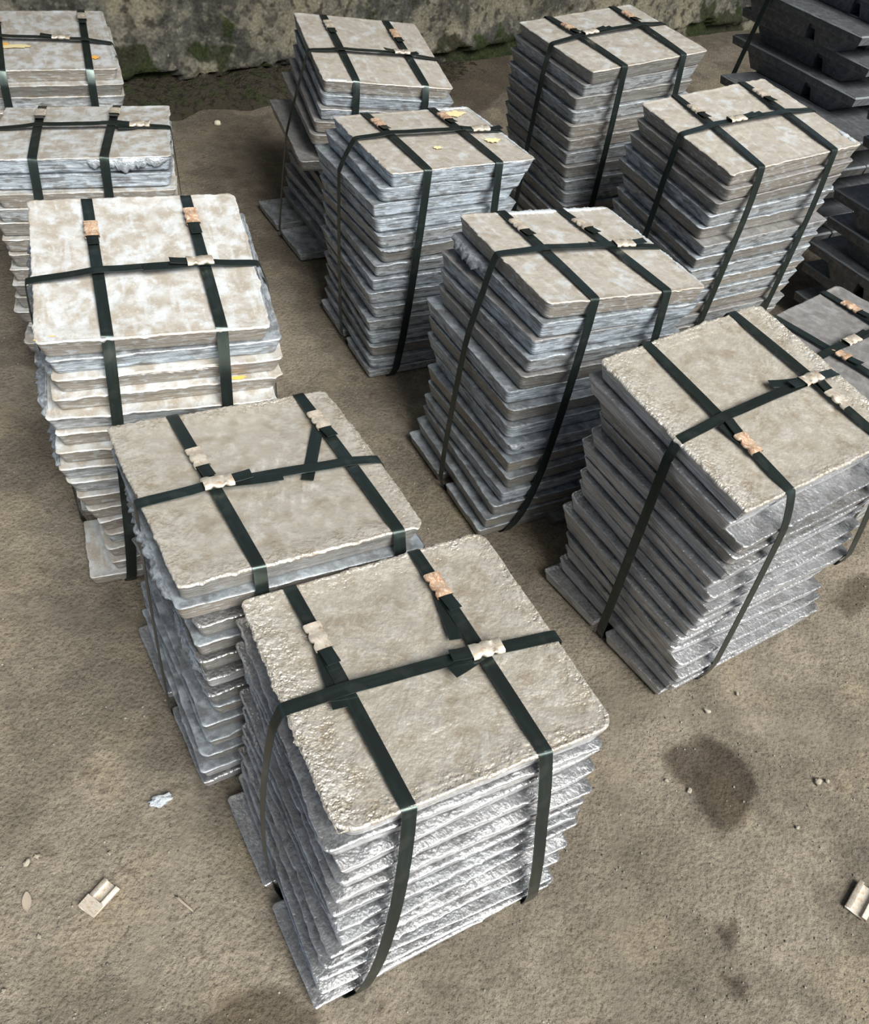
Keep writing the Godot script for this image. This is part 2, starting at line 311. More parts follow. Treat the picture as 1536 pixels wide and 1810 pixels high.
# One cast plate: narrower below than above, ragged lip, slightly uneven upper face. Surface 0 = upper face, 1 = sides and underside.
func plate_mesh(sd: int, hl: float, hw: float, th: float, step: float, rings: int, rag: float, rim: float, bump: float, draft := 0.0095, ripple := 0.0, round_ := 1.0) -> ArrayMesh:
	var rng := RandomNumberGenerator.new()
	rng.seed = sd * 7919 + 13
	var nz := FastNoiseLite.new()
	nz.seed = sd
	nz.frequency = 1.0
	nz.fractal_octaves = 3
	var ol := outline(hl, hw, [rng.randf_range(.004, .016) * round_, rng.randf_range(.004, .016) * round_, rng.randf_range(.004, .016) * round_, rng.randf_range(.004, .016) * round_], step)
	var n := ol.size()
	# [inset, height, share of the ragged lip, side grain]
	var rows := [
		[0.030, 0.001, 0.0, 0.0], [draft + .003, 0.0, 0.1, 0.3], [draft, 0.10 * th, 0.1, 1.0], [draft * .82, 0.28 * th, .2, 1.0], [draft * .62, 0.46 * th, .3, 1.0],
		[draft * .42, 0.62 * th, .4, 1.0], [draft * .24, 0.76 * th, .6, 1.0], [draft * .08, 0.90 * th, .9, .8], [-.0003, 0.968 * th, 1.0, .3]]
	var off := Vector2(rng.randf(), rng.randf()) if rings <= 20 else Vector2(.5, .5)
	var ring := func(inset: float, y: float, share: float, grain: float, row: int) -> PackedVector3Array:
		var v := PackedVector3Array()
		for e in ol:
			var p: Vector2 = e[0]
			var s: float = e[2]
			# the noise closes on itself: it is read on the outline itself
			var ra := nz.get_noise_2d(p.x * 85, p.y * 85) * rag * .45 + nz.get_noise_2d(p.x * 9 + 9, p.y * 9) * rag * .7
			ra += maxf(0.0, nz.get_noise_2d(p.x * 20 + 40, p.y * 20) - 0.30) * rag * 3.2 - maxf(0.0, nz.get_noise_2d(p.x * 17 + 90, p.y * 17) - .34) * rag * 2.4
			var g := nz.get_noise_3d(p.x * 45, row * 5.0, p.y * 45) * .0007 + nz.get_noise_3d(p.x * 7, row * 9.0 + 30, p.y * 7) * .0013
			var q: Vector2 = Vector2(p.x * (1.0 - inset / hl), p.y * (1.0 - inset / hw)) + e[1] * (ra * share + g * grain)
			var yy := y
			if share > .5: yy += (nz.get_noise_2d(p.x * 12 + 77, p.y * 12) * .0014 + nz.get_noise_2d(p.x * 70 + 7, p.y * 70) * .0006) * share
			v.append(Vector3(q.x, yy, q.y))
		return v
	var mesh := ArrayMesh.new()
	var am := []
	for r in rows.size(): am.append(ring.call(rows[r][0], rows[r][1], rows[r][2], rows[r][3], r))
	var lip: PackedVector3Array = am[-1]
	# upper face
	var tv := PackedVector3Array(lip)
	var r1: PackedVector3Array = ring.call(.0012, th + rim, .9, 0.0, 20)
	var r2: PackedVector3Array = ring.call(.0042, th + rim * .9, .6, 0.0, 21)
	tv.append_array(r1)
	tv.append_array(r2)
	var depths := []
	if rings > 20:
		for k in 9: depths.append(.0030 * (k + 1))
	var d0: float = depths[-1] if depths.size() else 0.0
	var inner := rings - depths.size()
	for k in range(1, inner): depths.append(d0 + (.2 - d0) * k / inner)
	rings = depths.size() + 1
	for dp in depths:
		var f: float = dp / .2
		for i in n:
			var b: Vector3 = r2[i]
			var cc := Vector2(b.x, b.z) * (1.0 - f)
			var h := clampf(dp / .045, 0, 1)
			var y := th + rim * .9 * (1.0 - h * h * (3.0 - 2.0 * h))
			if d0 > 0: y += ripple * sin(TAU * (dp / .0085 + nz.get_noise_2d(cc.x * 8, cc.y * 8) * .8)) * exp(-dp / .016) * clampf(nz.get_noise_2d(cc.x * 5 + 31, cc.y * 5) * 3.0 + .6, 0, 1.4)
			tv.append(Vector3(cc.x, y, cc.y))
	tv.append(Vector3(0, th, 0))
	for i in range(n * 2, tv.size()):
		var v := tv[i]
		v.y += nz.get_noise_2d(v.x * 6, v.z * 6) * bump * 1.6 + nz.get_noise_2d(v.x * 24 + 5, v.z * 24) * bump + nz.get_noise_2d(v.x * 70 + 50, v.z * 70) * bump * .35 - bump
		tv[i] = v
	var tuv := PackedVector2Array()
	for v in tv: tuv.append(Vector2(v.x, v.z) / (.42 if d0 == 0.0 else .445) + off)
	var ti := PackedInt32Array()
	var nr := rings + 2
	for r in nr - 1:
		for i in n:
			var j := (i + 1) % n
			ti.append_array([r * n + i, r * n + j, (r + 1) * n + j, r * n + i, (r + 1) * n + j, (r + 1) * n + i])
	var last := tv.size() - 1
	for i in n: ti.append_array([(nr - 1) * n + i, (nr - 1) * n + (i + 1) % n, last])
	commit(tv, tuv, ti, mesh)
	# sides and underside (one column more, so that the grain does not run backwards at the seam)
	var sv := PackedVector3Array()
	var suv := PackedVector2Array()
	var total: float = ol[-1][2] + step
	for r in am.size():
		for i in n + 1:
			var a: PackedVector3Array = am[r]
			sv.append(a[i % n])
			suv.append(Vector2((ol[i][2] if i < n else total) / .5 + off.x, a[i % n].y / .16 + off.y))
	sv.append(Vector3(0, .001, 0))
	suv.append(Vector2.ZERO)
	var si := PackedInt32Array()
	var m := n + 1
	for i in n: si.append_array([sv.size() - 1, i + 1, i])
	for r in am.size() - 1:
		for i in n:
			si.append_array([r * m + i, r * m + i + 1, (r + 1) * m + i + 1, r * m + i, (r + 1) * m + i + 1, (r + 1) * m + i])
	commit(sv, suv, si, mesh)
	return mesh

func shared_plate(kind: String, th: float, variant: int) -> ArrayMesh:
	var tk := snappedf(th, .004)
	var key := "%s_%.3f_%d" % [kind, tk, variant]
	if not plate_meshes.has(key):
		match kind:
			"plain": plate_meshes[key] = plate_mesh(variant + 20, PL / 2, PW / 2, th * .975, .011, 8, .0016, .0004, .0008)
			"ragged": plate_meshes[key] = plate_mesh(variant + 60, PL / 2, PW / 2, th * .975, .009, 8, .0034, .0009, .0010)
			"half": plate_meshes[key] = plate_mesh(variant + 90, PL / 2, PW / 4 - .012, th, .011, 6, .0022, .0006, .0009, .005)
	return plate_meshes[key]

# A closed or open band swept along points; side = direction across the band at each point.
func band(points: Array, sides: Array, normals: Array, width: float, thick: float, closed: bool) -> ArrayMesh:
	var v := PackedVector3Array()
	var uv := PackedVector2Array()
	var idx := PackedInt32Array()
	var gr := PackedInt32Array()
	var n := points.size()
	var count := n + 1 if closed else n
	var s := 0.0
	# four flat faces with vertices of their own, so that the band keeps crisp edges
	var corner := [Vector2(-.5, .5), Vector2(.5, .5), Vector2(.5, -.5), Vector2(-.5, -.5)]
	for f in 4:
		s = 0.0
		var base := v.size()
		for i in count:
			var k := i % n
			if i > 0: s += (points[k] as Vector3).distance_to(points[(i - 1) % n])
			for e in 2:
				var c: Vector2 = corner[(f + e) % 4]
				v.append(points[k] + sides[k] * c.x * width + normals[k] * c.y * thick)
				uv.append(Vector2(s / .35, (e + f * .13) * .06))
				gr.append(f)
		for i in count - 1:
			var a := base + i * 2
			idx.append_array([a, a + 1, a + 3, a, a + 3, a + 2])
	if not closed:
		for i in [0, n - 1]:
			var base := v.size()
			for c in corner:
				v.append(points[i] + sides[i] * c.x * width + normals[i] * c.y * thick)
				uv.append(Vector2.ZERO)
				gr.append(5)
			if i == 0: idx.append_array([base, base + 2, base + 1, base, base + 3, base + 2])
			else: idx.append_array([base, base + 1, base + 2, base, base + 2, base + 3])
	return commit(v, uv, idx, null, PackedVector2Array(), gr)

func seal_mesh(sd: int, length: float) -> ArrayMesh:
	# a crimped sheet metal sleeve, lengthwise along z, lying on y = 0
	var rng := RandomNumberGenerator.new()
	rng.seed = sd
	var v := PackedVector3Array()
	var uv := PackedVector2Array()
	var idx := PackedInt32Array()
	var n := 25
	var prof := 9
	for i in n:
		var t := float(i) / (n - 1)
		var z := (t - .5) * length
		var notch := 0.0
		for c in [.30, .70]:
			notch = maxf(notch, exp(-pow((t - c) / .07, 2)))
		var hw := STRAP_W / 2 + .0028 - notch * .0042
		var hh := .0056 + .0022 * sin(t * TAU * 1.5 + sd) * .5 + notch * .0008
		var ys := [-.0015, .0005, .003, hh, hh + .0006 - notch * .001, hh, .003, .0005, -.0015]
		var xs := [-.7, -1.0, -1.04, -.93, 0.0, .93, 1.04, 1.0, .7]
		for k in prof:
			var curl := notch * .004 if k == 2 or k == 6 else 0.0
			v.append(Vector3(xs[k] * hw, ys[k] + curl, z))
			uv.append(Vector2(xs[k] * .12 + sd * .31, t * .3))
	for i in n - 1:
		for k in prof - 1:
			var a := i * prof + k
			idx.append_array([a, a + 1, a + prof + 1, a, a + prof + 1, a + prof])
	return commit(v, uv, idx)

func blob_mesh(sd: int, size: Vector3, rough: float, rings := 9, seg := 14) -> ArrayMesh:
	var nz := FastNoiseLite.new()
	nz.seed = sd
	nz.frequency = 1.0
	var v := PackedVector3Array()
	var uv := PackedVector2Array()
	var idx := PackedInt32Array()
	for i in rings + 1:
		var a := PI * i / rings
		for j in seg:
			var b := TAU * j / seg
			var d := Vector3(sin(a) * cos(b), cos(a), sin(a) * sin(b))
			var k := 1.0 + nz.get_noise_3dv(d * 1.3) * rough + nz.get_noise_3dv(d * 3.5 + Vector3(7, 3, 1)) * rough * .5
			v.append(d * k * size * .5)
			uv.append(Vector2(float(j) / seg, float(i) / rings))
	for i in rings:
		for j in seg:
			var j2 := (j + 1) % seg
			idx.append_array([i * seg + j, (i + 1) * seg + j2, i * seg + j2, i * seg + j, (i + 1) * seg + j, (i + 1) * seg + j2])
	return commit(v, uv, idx)

# A lumpy ridge of frozen metal along an edge of a plate's upper face, or (hang > 0) a thin flash hanging over it.
# side: 0 front, 1 right, 2 back, 3 left; from, to run along that edge from -1 to 1.
func edge_point(side: int, t: float) -> Array:
	match side:
		0: return [Vector3(t * PL / 2, 0, PW / 2), Vector3(0, 0, 1)]
		1: return [Vector3(PL / 2, 0, t * PW / 2), Vector3(1, 0, 0)]
		2: return [Vector3(t * PL / 2, 0, -PW / 2), Vector3(0, 0, -1)]
	return [Vector3(-PL / 2, 0, t * PW / 2), Vector3(-1, 0, 0)]

func add_crust(plate: MeshInstance3D, th: float, side: int, from: float, to: float, size: float, sd: int, m: Material) -> void:
	var nz := FastNoiseLite.new()
	nz.seed = sd
	nz.frequency = 1.0
	var v := PackedVector3Array()
	var uv := PackedVector2Array()
	var idx := PackedInt32Array()
	var n := maxi(8, int(absf(to - from) * .2 / .003))
	var seg := 9
	for i in n + 1:
		var t := float(i) / n
		var e := edge_point(side, lerpf(from, to, t))
		var ends := pow(sin(PI * clampf(t, .0, 1.0)), .4)
		var r := size * ends * (.55 + .55 * absf(nz.get_noise_1d(t * n * .35)) + .5 * nz.get_noise_1d(t * n * .09 + 50))
		r = maxf(r, .0004)
		for k in seg:
			var a := TAU * k / (seg - 1)
			var rr := r * (1.0 + .35 * nz.get_noise_2d(t * n * .5, k * 1.7))
			v.append(e[0] + e[1] * (cos(a) * rr * 1.5 - size * .9) + Vector3(0, th - .0006 + sin(a) * rr * .55, 0))
			uv.append(Vector2(t * absf(to - from), k * .03))
	for i in n:
		for k in seg - 1:
			var a := i * seg + k
			idx.append_array([a, a + 1, a + seg + 1, a, a + seg + 1, a + seg])
	if side == 0 or side == 3:
		idx.reverse()
	if to < from: idx.reverse()
	put("crust", commit(v, uv, idx), [m], plate)

func add_flash(plate: MeshInstance3D, th: float, side: int, from: float, to: float, out: float, drop: float, sd: int, m: Material) -> void:
	var nz := FastNoiseLite.new()
	nz.seed = sd
	nz.frequency = 1.0
	var v := PackedVector3Array()
	var uv := PackedVector2Array()
	var idx := PackedInt32Array()
	var n := maxi(8, int(absf(to - from) * .2 / .005))
	var rows := 7
	for layer in 2:
		for i in n + 1:
			var t := float(i) / n
			var e := edge_point(side, lerpf(from, to, t))
			var shape := pow(sin(PI * t), .35) * (.75 + .45 * nz.get_noise_1d(t * n * .16) + .25 * nz.get_noise_1d(t * n * .6 + 9))
			for k in rows:
				var q := float(k) / (rows - 1)
				var o := sin(q * PI / 2) * out * shape
				var y := -pow(q, 1.8) * drop * shape + nz.get_noise_2d(t * n * .3, q * 3) * .0022 * q
				v.append(e[0] + e[1] * (o - .004) + Vector3(0, th + y + (.0007 if layer == 0 else -.0016), 0) - e[1] * (.0 if layer == 0 else .0016 * q))
				uv.append(Vector2(t * absf(to - from), q * .2))
	var w := rows
	var half := (n + 1) * rows
	for layer in 2:
		for i in n:
			for k in rows - 1:
				var a := layer * half + i * w + k
				if layer == 0: idx.append_array([a, a + 1, a + w + 1, a, a + w + 1, a + w])
				else: idx.append_array([a, a + w + 1, a + 1, a, a + w, a + w + 1])
	for i in n:
		var a := i * w + rows - 1
		var b := half + a
		idx.append_array([a, b, b + w, a, b + w, a + w])
	put("flash", commit(v, uv, idx), [m], plate)

# ------------------------------------------------------------------ bundles
func hull(pts: Array) -> Array:
	pts.sort_custom(func(a, b): return a.x < b.x or (a.x == b.x and a.y < b.y))
	var h := []
	for pass_ in 2:
		var start := h.size()
		for p in pts:
			while h.size() >= start + 2 and (h[-1] - h[-2]).cross(p - h[-2]) <= 0: h.pop_back()
			h.append(p)
		h.pop_back()
		pts.reverse()
	return h

# A taut steel band round the plates. along = 2: front to back, along = 0: across. Returns the strap with its seal.
func add_strap(root: Node3D, slabs: Array, frame: Basis, origin: Vector3, along: int, spec: Array, top_h: float, cross_at: Array, look: Dictionary) -> void:
	var across := 0 if along == 2 else 2
	var lo := 1e9
	var hi := -1e9
	for s in slabs:
		for c in s.upper:
			lo = minf(lo, c[along])
			hi = maxf(hi, c[along])
	var at_top: float = (spec[0] + spec[1]) / 2
	var low: float = at_top if spec[3] > 5 else spec[3]
	var pts := []
	for s in slabs:
		for lst in [s.upper, s.lower]:
			for i in 4:
				var a: Vector3 = lst[i]
				var b: Vector3 = lst[(i + 1) % 4]
				var line := lerpf(low, at_top, pow(clampf((a.y + b.y) / 2 / top_h, 0, 1), .6))
				var da := a[across] - line
				var db := b[across] - line
				if da * db <= 0 and absf(da - db) > 1e-6:
					var q := a.lerp(b, da / (da - db))
					pts.append(Vector2(q[along], q.y))
	if pts.size() < 4: return
	var h := hull(pts)
	# ordered anticlockwise in (along, up); offset outwards, round the corners
	var n := h.size()
	var off := []
	for i in n:
		var p: Vector2 = h[i]
		var d1: Vector2 = (p - h[(i + n - 1) % n]).normalized()
		var d2: Vector2 = (h[(i + 1) % n] - p).normalized()
		var n1 := Vector2(d1.y, -d1.x)
		var n2 := Vector2(d2.y, -d2.x)
		var m := (n1 + n2).normalized()
		off.append(p + m * .0035 / maxf(.4, m.dot(n1)))
	# find the top run
	var path := []
	var top_a := -1
	var best := -1e9
	for i in n:
		var a: Vector2 = off[i]
		var b: Vector2 = off[(i + 1) % n]
		var score := (a.y + b.y) / 2 + absf(a.x - b.x) * .2
		if absf(a.x - b.x) > .2 and score > best:
			best = score
			top_a = i
	for i in n:
		var p: Vector2 = off[i]
		var prev: Vector2 = off[(i + n - 1) % n]
		var next: Vector2 = off[(i + 1) % n]
		var r1 := minf(.006, p.distance_to(prev) * .4)
		var r2 := minf(.006, p.distance_to(next) * .4)
		for t in [0.0, .5, 1.0]:
			var a := p + (prev - p).normalized() * r1
			var b := p + (next - p).normalized() * r2
			path.append(a.lerp(p, t).lerp(p.lerp(b, t), t))
		if i == top_a:
			for k in range(1, 24):
				var t := k / 24.0
				var q := p.lerp(next, t)
				var lift: float = look.arch * sin(PI * t)
				for c in cross_at: lift = maxf(lift, .0032 * exp(-pow((q.x - c) / .03, 2)) + look.arch * sin(PI * t))
				path.append(q + Vector2(0, lift))
		else:
			# the long falls of the band bulge a little
			var d := p.distance_to(next)
			if d > .08 and (p.y + next.y) / 2 > .03:
				var dd := (next - p).normalized()
				for k in range(1, 6):
					var t := k / 6.0
					path.append(p.lerp(next, t) + Vector2(dd.y, -dd.x) * .002 * sin(PI * t))
	var pos := []
	var sides := []
	var norms := []
	n = path.size()
	# slack falls stand off the stack on the open side
	var bow: float = look.get("bow", 0.0)
	if bow > 0:
		for i in n:
			var p: Vector2 = path[i]
			var open := p.x > (lo + hi) / 2 if along == 2 else p.x < (lo + hi) / 2
			if open and p.y > .03: path[i] = p + Vector2(bow * pow(sin(PI * clampf((p.y - .03) / (top_h - .03), 0, 1)), .8) * (1.0 if along == 2 else -1.0) * smoothstep(0.0, .06, absf(p.x - (lo + hi) / 2) - .12), 0)
	for i in n:
		var p: Vector2 = path[i]
		var a: Vector2 = path[(i + n - 1) % n]
		var b: Vector2 = path[(i + 1) % n]
		var t := (b - a).normalized()
		var nn := Vector2(t.y, -t.x)
		var u := clampf((p.x - lo) / (hi - lo), 0, 1)
		var sh := lerpf(low, lerpf(spec[0], spec[1], u), pow(clampf(p.y / top_h, 0, 1), .6))
		var v := Vector3.ZERO
		v[along] = p.x
		v[across] = sh
		v.y = maxf(p.y, .0015)
		var nv := Vector3.ZERO
		nv[along] = nn.x
		nv.y = nn.y
		var sv := Vector3.ZERO
		sv[across] = 1.0 if along == 0 else -1.0
		pos.append(v)
		sides.append(sv)
		norms.append(nv)
	var mesh := band(pos, sides, norms, STRAP_W, .0014, true)
	var strap := put("strap", mesh, [M.strap], root, Transform3D(frame, origin))
	# the seal on the top run
	var where: float = spec[2]
	var a2: Vector2 = off[top_a]
	var b2: Vector2 = off[(top_a + 1) % off.size()]
	var tt := clampf((where - a2.x) / (b2.x - a2.x), .06, .94)
	var q2 := a2.lerp(b2, tt)
	var lift2: float = look.arch * sin(PI * tt)
	for c in cross_at: lift2 = maxf(lift2, .0032 * exp(-pow((q2.x - c) / .03, 2)) + look.arch * sin(PI * tt))
	var slope := (b2 - a2).normalized()
	if slope.x < 0: slope = -slope
	var u2 := clampf((q2.x - lo) / (hi - lo), 0, 1)
	var at := Vector3.ZERO
	at[along] = q2.x
	at[across] = lerpf(spec[0], spec[1], u2)
	at.y = q2.y + lift2
	var fwd := Vector3.ZERO
	fwd[along] = slope.x
	fwd.y = slope.y
	var skew := Vector3.ZERO
	skew[across] = (spec[1] - spec[0]) / (hi - lo)
	fwd = (fwd + skew).normalized()
	var up := Vector3.UP
	up = (up - fwd * up.dot(fwd)).normalized()
	var fb := Basis(up.cross(fwd), up, fwd)
	put("seal", seal_mesh(look.seed, look.get("length", .05)), [M.seal_rust if look.rust else M.seal], strap, Transform3D(fb, at + up * .0012))
	# the cut end standing out of the seal
	var dir: float = look.get("end", 1.0)
	var e := []
	var es := []
	var en := []
	var tl: float = look.get("end_length", .045)
	for k in 4:
		var t := k / 3.0
		e.append(Vector3(sin(t * .6) * .002, .0036 + t * t * .004, dir * (.012 + t * tl)))
		es.append(Vector3(dir, 0, 0))
		en.append(Vector3(0, 1, 0))
	put("strap_end", band(e, es, en, STRAP_W * .96, .0013, false), [M.strap], strap, Transform3D(fb, at + up * .0012))
	if look.has("tail"):
		# the other end, folded back under the band at an angle
		var tl2: float = look.tail[0]
		var ang: float = look.tail[1]
		var e2 := []
		var s2 := []
		var n2 := []
		var d2: Vector3 = Vector3(sin(ang), 0, cos(ang)) * float(look.tail[2])
		for k in 7:
			var t := k / 6.0
			e2.append(d2 * (.008 + tl2 * t) + Vector3(0, -.0018 - .001 * sin(t * PI) + .003 * t * t, 0))
			s2.append(Vector3(d2.z, 0, -d2.x))
			n2.append(Vector3(0, 1, 0))
		put("strap_tail", band(e2, s2, n2, STRAP_W, .0013, false), [M.strap], strap, Transform3D(fb, at + up * .0012))

func make_bundle(id: String, label: String, look: Dictionary) -> Node3D:
	var d: Dictionary = BUNDLES[id]
	var lay: Array = d.lay
	var n := lay.size()
	var top: Array = lay[-1]
	var origin := Vector3(top[0], 0, top[1])
	var root := thing("metal_plate_bundle", origin, label, "metal plates", "strapped bundles of cast metal plates")
	var frame := Basis(Vector3.UP, deg_to_rad(top[2]))
	var th: float = (top[3] - lay[0][3]) / (n - 1)
	var rng := RandomNumberGenerator.new()
	rng.seed = id.unicode_at(0) * 31
	var slabs := []
	var plates := []
	for i in n:
		var l: Array = lay[i]
		var u := float(i) / (n - 1)
		var b := Basis(Vector3.UP, deg_to_rad(l[2]))
		var slope_x: float = d.slope[0] * u
		var slope_z: float = d.slope[1] * u
		var ax := Vector3(1, slope_x, 0).normalized()
		var ay := Vector3(0, slope_z, 1).cross(ax).normalized()
		b = b * Basis(ax, ay, ax.cross(ay))
		var thick: float = th if i > 0 else lay[0][3] - .003
		var o := Vector3(l[0] - origin.x, l[3] - thick, l[1] - origin.z)
		var sides: Array = look.sides
		var sm: Material = M[sides[rng.randi() % sides.size()]]
		var tm: Material = M[look.top if i == n - 1 else look.under[rng.randi() % look.under.size()]]
		if i == n - 1: sm = M[look.get("top_side", sides[0])]
		if i == n - 1 and look.has("cast"): tm = cast_top(look.cast, id.unicode_at(0))
		if i == 0:
			for s in [-1, 1]:
				var xf := Transform3D(b.scaled_local(Vector3(look.get("base_length", 1.0), 1, 1)), o + b.z * s * (PW / 4 + .006))
				plates.append(put("plate", shared_plate("half", thick, rng.randi() % 3), [tm, sm], root, xf))
		elif i == n - 1:
			var hi: bool = look.get("fine", false)
			var mesh := plate_mesh(id.unicode_at(0), PL / 2 * (1 + d.size[0]), PW / 2 * (1 + d.size[1]), th * .98, .0045 if hi else .007, 26 if hi else 16, look.get("rag", .003), look.get("rim", .001), look.get("bump", .001), .0085, look.get("ripple", 0.0), look.get("round", 1.0))
			plates.append(put("plate", mesh, [tm, sm], root, Transform3D(b, o)))
		else:
			var kind := "ragged" if rng.randf() < look.get("ragged", .35) else "plain"
			plates.append(put("plate", shared_plate(kind, th, rng.randi() % 9), [tm, sm], root, Transform3D(b, o)))
		# outline of this layer in the frame of the uppermost plate, for the straps
		var upper := []
		var lower := []
		for c in [Vector2(-1, -1), Vector2(1, -1), Vector2(1, 1), Vector2(-1, 1)]:
			var p := Vector3(c.x * PL / 2, thick, c.y * PW / 2)
			upper.append(frame.inverse() * (o + b * p))
			lower.append(frame.inverse() * (o + b * Vector3(p.x * .955, 0, p.z * .955)))
		slabs.append({"upper": upper, "lower": lower})
	var s: Array = d.st
	var k1: float = (s[0][0] + s[0][1]) / 2
	var k2: float = (s[1][0] + s[1][1]) / 2
	for k in 3:
		var lk: Dictionary = look.get("strap%d" % k, {}).duplicate()
		lk.merge({"arch": .004 if k < 2 else .011, "seed": id.unicode_at(0) + k * 17, "rust": rng.randf() < .45, "end": 1.0})
		add_strap(root, slabs, frame, Vector3.ZERO, 2 if k < 2 else 0, s[k], top[3], [] if k < 2 else [k1, k2], lk)
	return root

# ------------------------------------------------------------------ the yard
func spaced(a: float, b: float, fine: float, lo: float, hi: float) -> PackedFloat32Array:
	# grid lines: fine between a and b, wider outside
	var out := PackedFloat32Array()
	var left := []
	var x := a
	var st := fine
	while x > lo:
		st *= 1.35
		x = maxf(lo, x - st)
		left.append(x)
	left.reverse()
	for v in left: out.append(v)
	x = a
	while x < b:
		out.append(x)
		x += fine
	st = fine
	while x < hi:
		out.append(x)
		st *= 1.35
		x += st
	out.append(hi)
	return out

const SHADE_ROOF_H := 3.7
const SHADE_ROOF_EDGE := 3.8

const STAINS_AND_PATCHES := [
	[[[0.533, -1.034], [0.555, -1.08], [0.629, -1.105], [0.688, -1.095], [0.73, -1.049], [0.733, -0.991], [0.691, -0.923], [0.643, -0.865], [0.618, -0.893], [0.59, -0.948], [0.553, -0.985]], 0.62],
	[[[0.61, -0.703], [0.651, -0.714], [0.657, -0.685], [0.638, -0.653], [0.613, -0.659]], 0.55],
	[[[0.619, -0.623], [0.655, -0.633], [0.661, -0.606], [0.652, -0.578], [0.624, -0.587]], 0.55],
	[[[0.38, -0.508], [0.428, -0.528], [0.446, -0.513], [0.399, -0.494]], 0.5],
	[[[-0.248, -0.414], [-0.22, -0.459], [-0.169, -0.49], [-0.104, -0.493], [-0.061, -0.462], [-0.058, -0.429], [-0.233, -0.396]], 0.5],  # soft-edged darker patch at the near edge of the floor
	[[[0.977, -1.545], [1.045, -1.634], [1.126, -1.671], [1.132, -1.577], [1.03, -1.502]], 0.5],
	[[[-0.47, -4.261], [-0.284, -5.068], [-0.006, -5.491], [0.048, -4.712], [-0.077, -4.287], [-0.297, -4.127]], 0.4]]

func make_ground() -> void:
	var s := 1024
	var fine := nb(21, 0.3, s, s, 3)
	var mid := nb(22, 0.05, s, s, 5)
	var low := nb(23, 0.02, s, s, 5)
	var speck := nb(24, 0.16, s, s, 1, FastNoiseLite.TYPE_CELLULAR)
	var pit := nb(25, 0.09, s, s, 3)
	var fi := layered(s, s, c8(158, 152, 142), [
		[low, .45, .75, c8(170, 164, 152), .8], [mid, .55, .8, c8(140, 134, 124), .8], [pit, .66, .82, c8(108, 102, 94), .8], [speck, .88, .97, c8(192, 187, 176), .7], [pit, .30, .12, c8(182, 175, 161), .6]], fine, .16)
	var hi := itex(mixed(mid, mixed(fine, pit, .5, s, s).get_data(), .45, s, s))
	# the large patches: trodden dirt, sandy dust, damp stains and one darker patch; read over 6.4 m by 6.4 m
	var w := 1280
	var n1 := nb(31, .006, w, w, 6)
	var n2 := nb(32, .016, w, w, 5)
	var n3 := nb(33, .05, w, w, 4)
	var n4 := nb(34, .012, w, w, 6)
	var mi := layered(w, w, c8(222, 219, 213), [
		[n1, .40, .62, c8(196, 193, 188), .9], [n4, .5, .62, c8(176, 173, 168), .6], [n2, .56, .74, c8(232, 226, 210), .6], [n3, .72, .82, c8(150, 144, 138), .5]], n3, .10)
	var px := w / 6.4
	for st in STAINS_AND_PATCHES:
		var poly := PackedVector2Array()
		var mn := Vector2(1e9, 1e9)
		var mx := -mn
		for p in st[0]:
			var v := Vector2(p[0], p[1])
			poly.append(v)
			mn = mn.min(v)
			mx = mx.max(v)
		for y in range(int((mn.y - .08 + 6.0) * px), int((mx.y + .08 + 6.0) * px)):
			for x in range(int((mn.x - .08 + 3.2) * px), int((mx.x + .08 + 3.2) * px)):
				if x < 0 or y < 0 or x >= w or y >= w: continue
				var v := Vector2(x / px - 3.2, y / px - 6.0)
				var dd := 1e9
				for k in poly.size():
					dd = minf(dd, v.distance_to(Geometry2D.get_closest_point_to_segment(v, poly[k], poly[(k + 1) % poly.size()])))
				if not Geometry2D.is_point_in_polygon(v, poly): dd = -dd
				var i := y * w + x
				var k2 := clampf((dd + .006 + (n2[i] / 255.0 - .5) * .03 + (n3[i] / 255.0 - .5) * .03) / .02, 0, 1)
				if k2 > 0:
					var c := mi.get_pixel(x, y)
					var damp := Color(c.r * .44, c.g * .41, c.b * .39)  # darker tone for the stains and the near patch
					mi.set_pixel(x, y, c.lerp(damp, k2 * st[1] * (1.0 + (n3[i] / 255.0 - .5) * .6)))
	var m := mat(Color(.82, .81, .80), .95, 0.0, itex(fi), hi, .5, Vector3(1.25, 1.25, 1))
	m.metallic_specular = .25
	m.detail_enabled = true
	m.detail_albedo = itex(mi)
	m.detail_blend_mode = BaseMaterial3D.BLEND_MODE_MUL
	m.detail_uv_layer = BaseMaterial3D.DETAIL_UV_2
	var xs := spaced(-1.9, 1.6, .03, -9.0, 9.0)
	var zs := spaced(-5.2, -.2, .03, -9.0, 6.0)
	var nz := FastNoiseLite.new()
	nz.seed = 77
	nz.frequency = 1.0
	var v := PackedVector3Array()
	var uv := PackedVector2Array()
	var uv2 := PackedVector2Array()
	var idx := PackedInt32Array()
	for z in zs:
		for x in xs:
			v.append(Vector3(x, -.003 + nz.get_noise_2d(x * 3, z * 3) * .002 + nz.get_noise_2d(x * 14, z * 14) * .0012, z))
			uv.append(Vector2(x, z))
			uv2.append(Vector2((x + 3.2) / 6.4, (z + 6.0) / 6.4))
	var nx := xs.size()
	for j in zs.size() - 1:
		for i in nx - 1:
			var a := j * nx + i
			idx.append_array([a, a + 1, a + nx + 1, a, a + nx + 1, a + nx])
	# the earth below the surface, so that the ground has thickness
	var o := put("floor", commit(v, uv, idx, null, uv2), [m], self)
	tag(o, "dusty grey-brown trodden yard floor with damp stains", "floor", "", "structure")

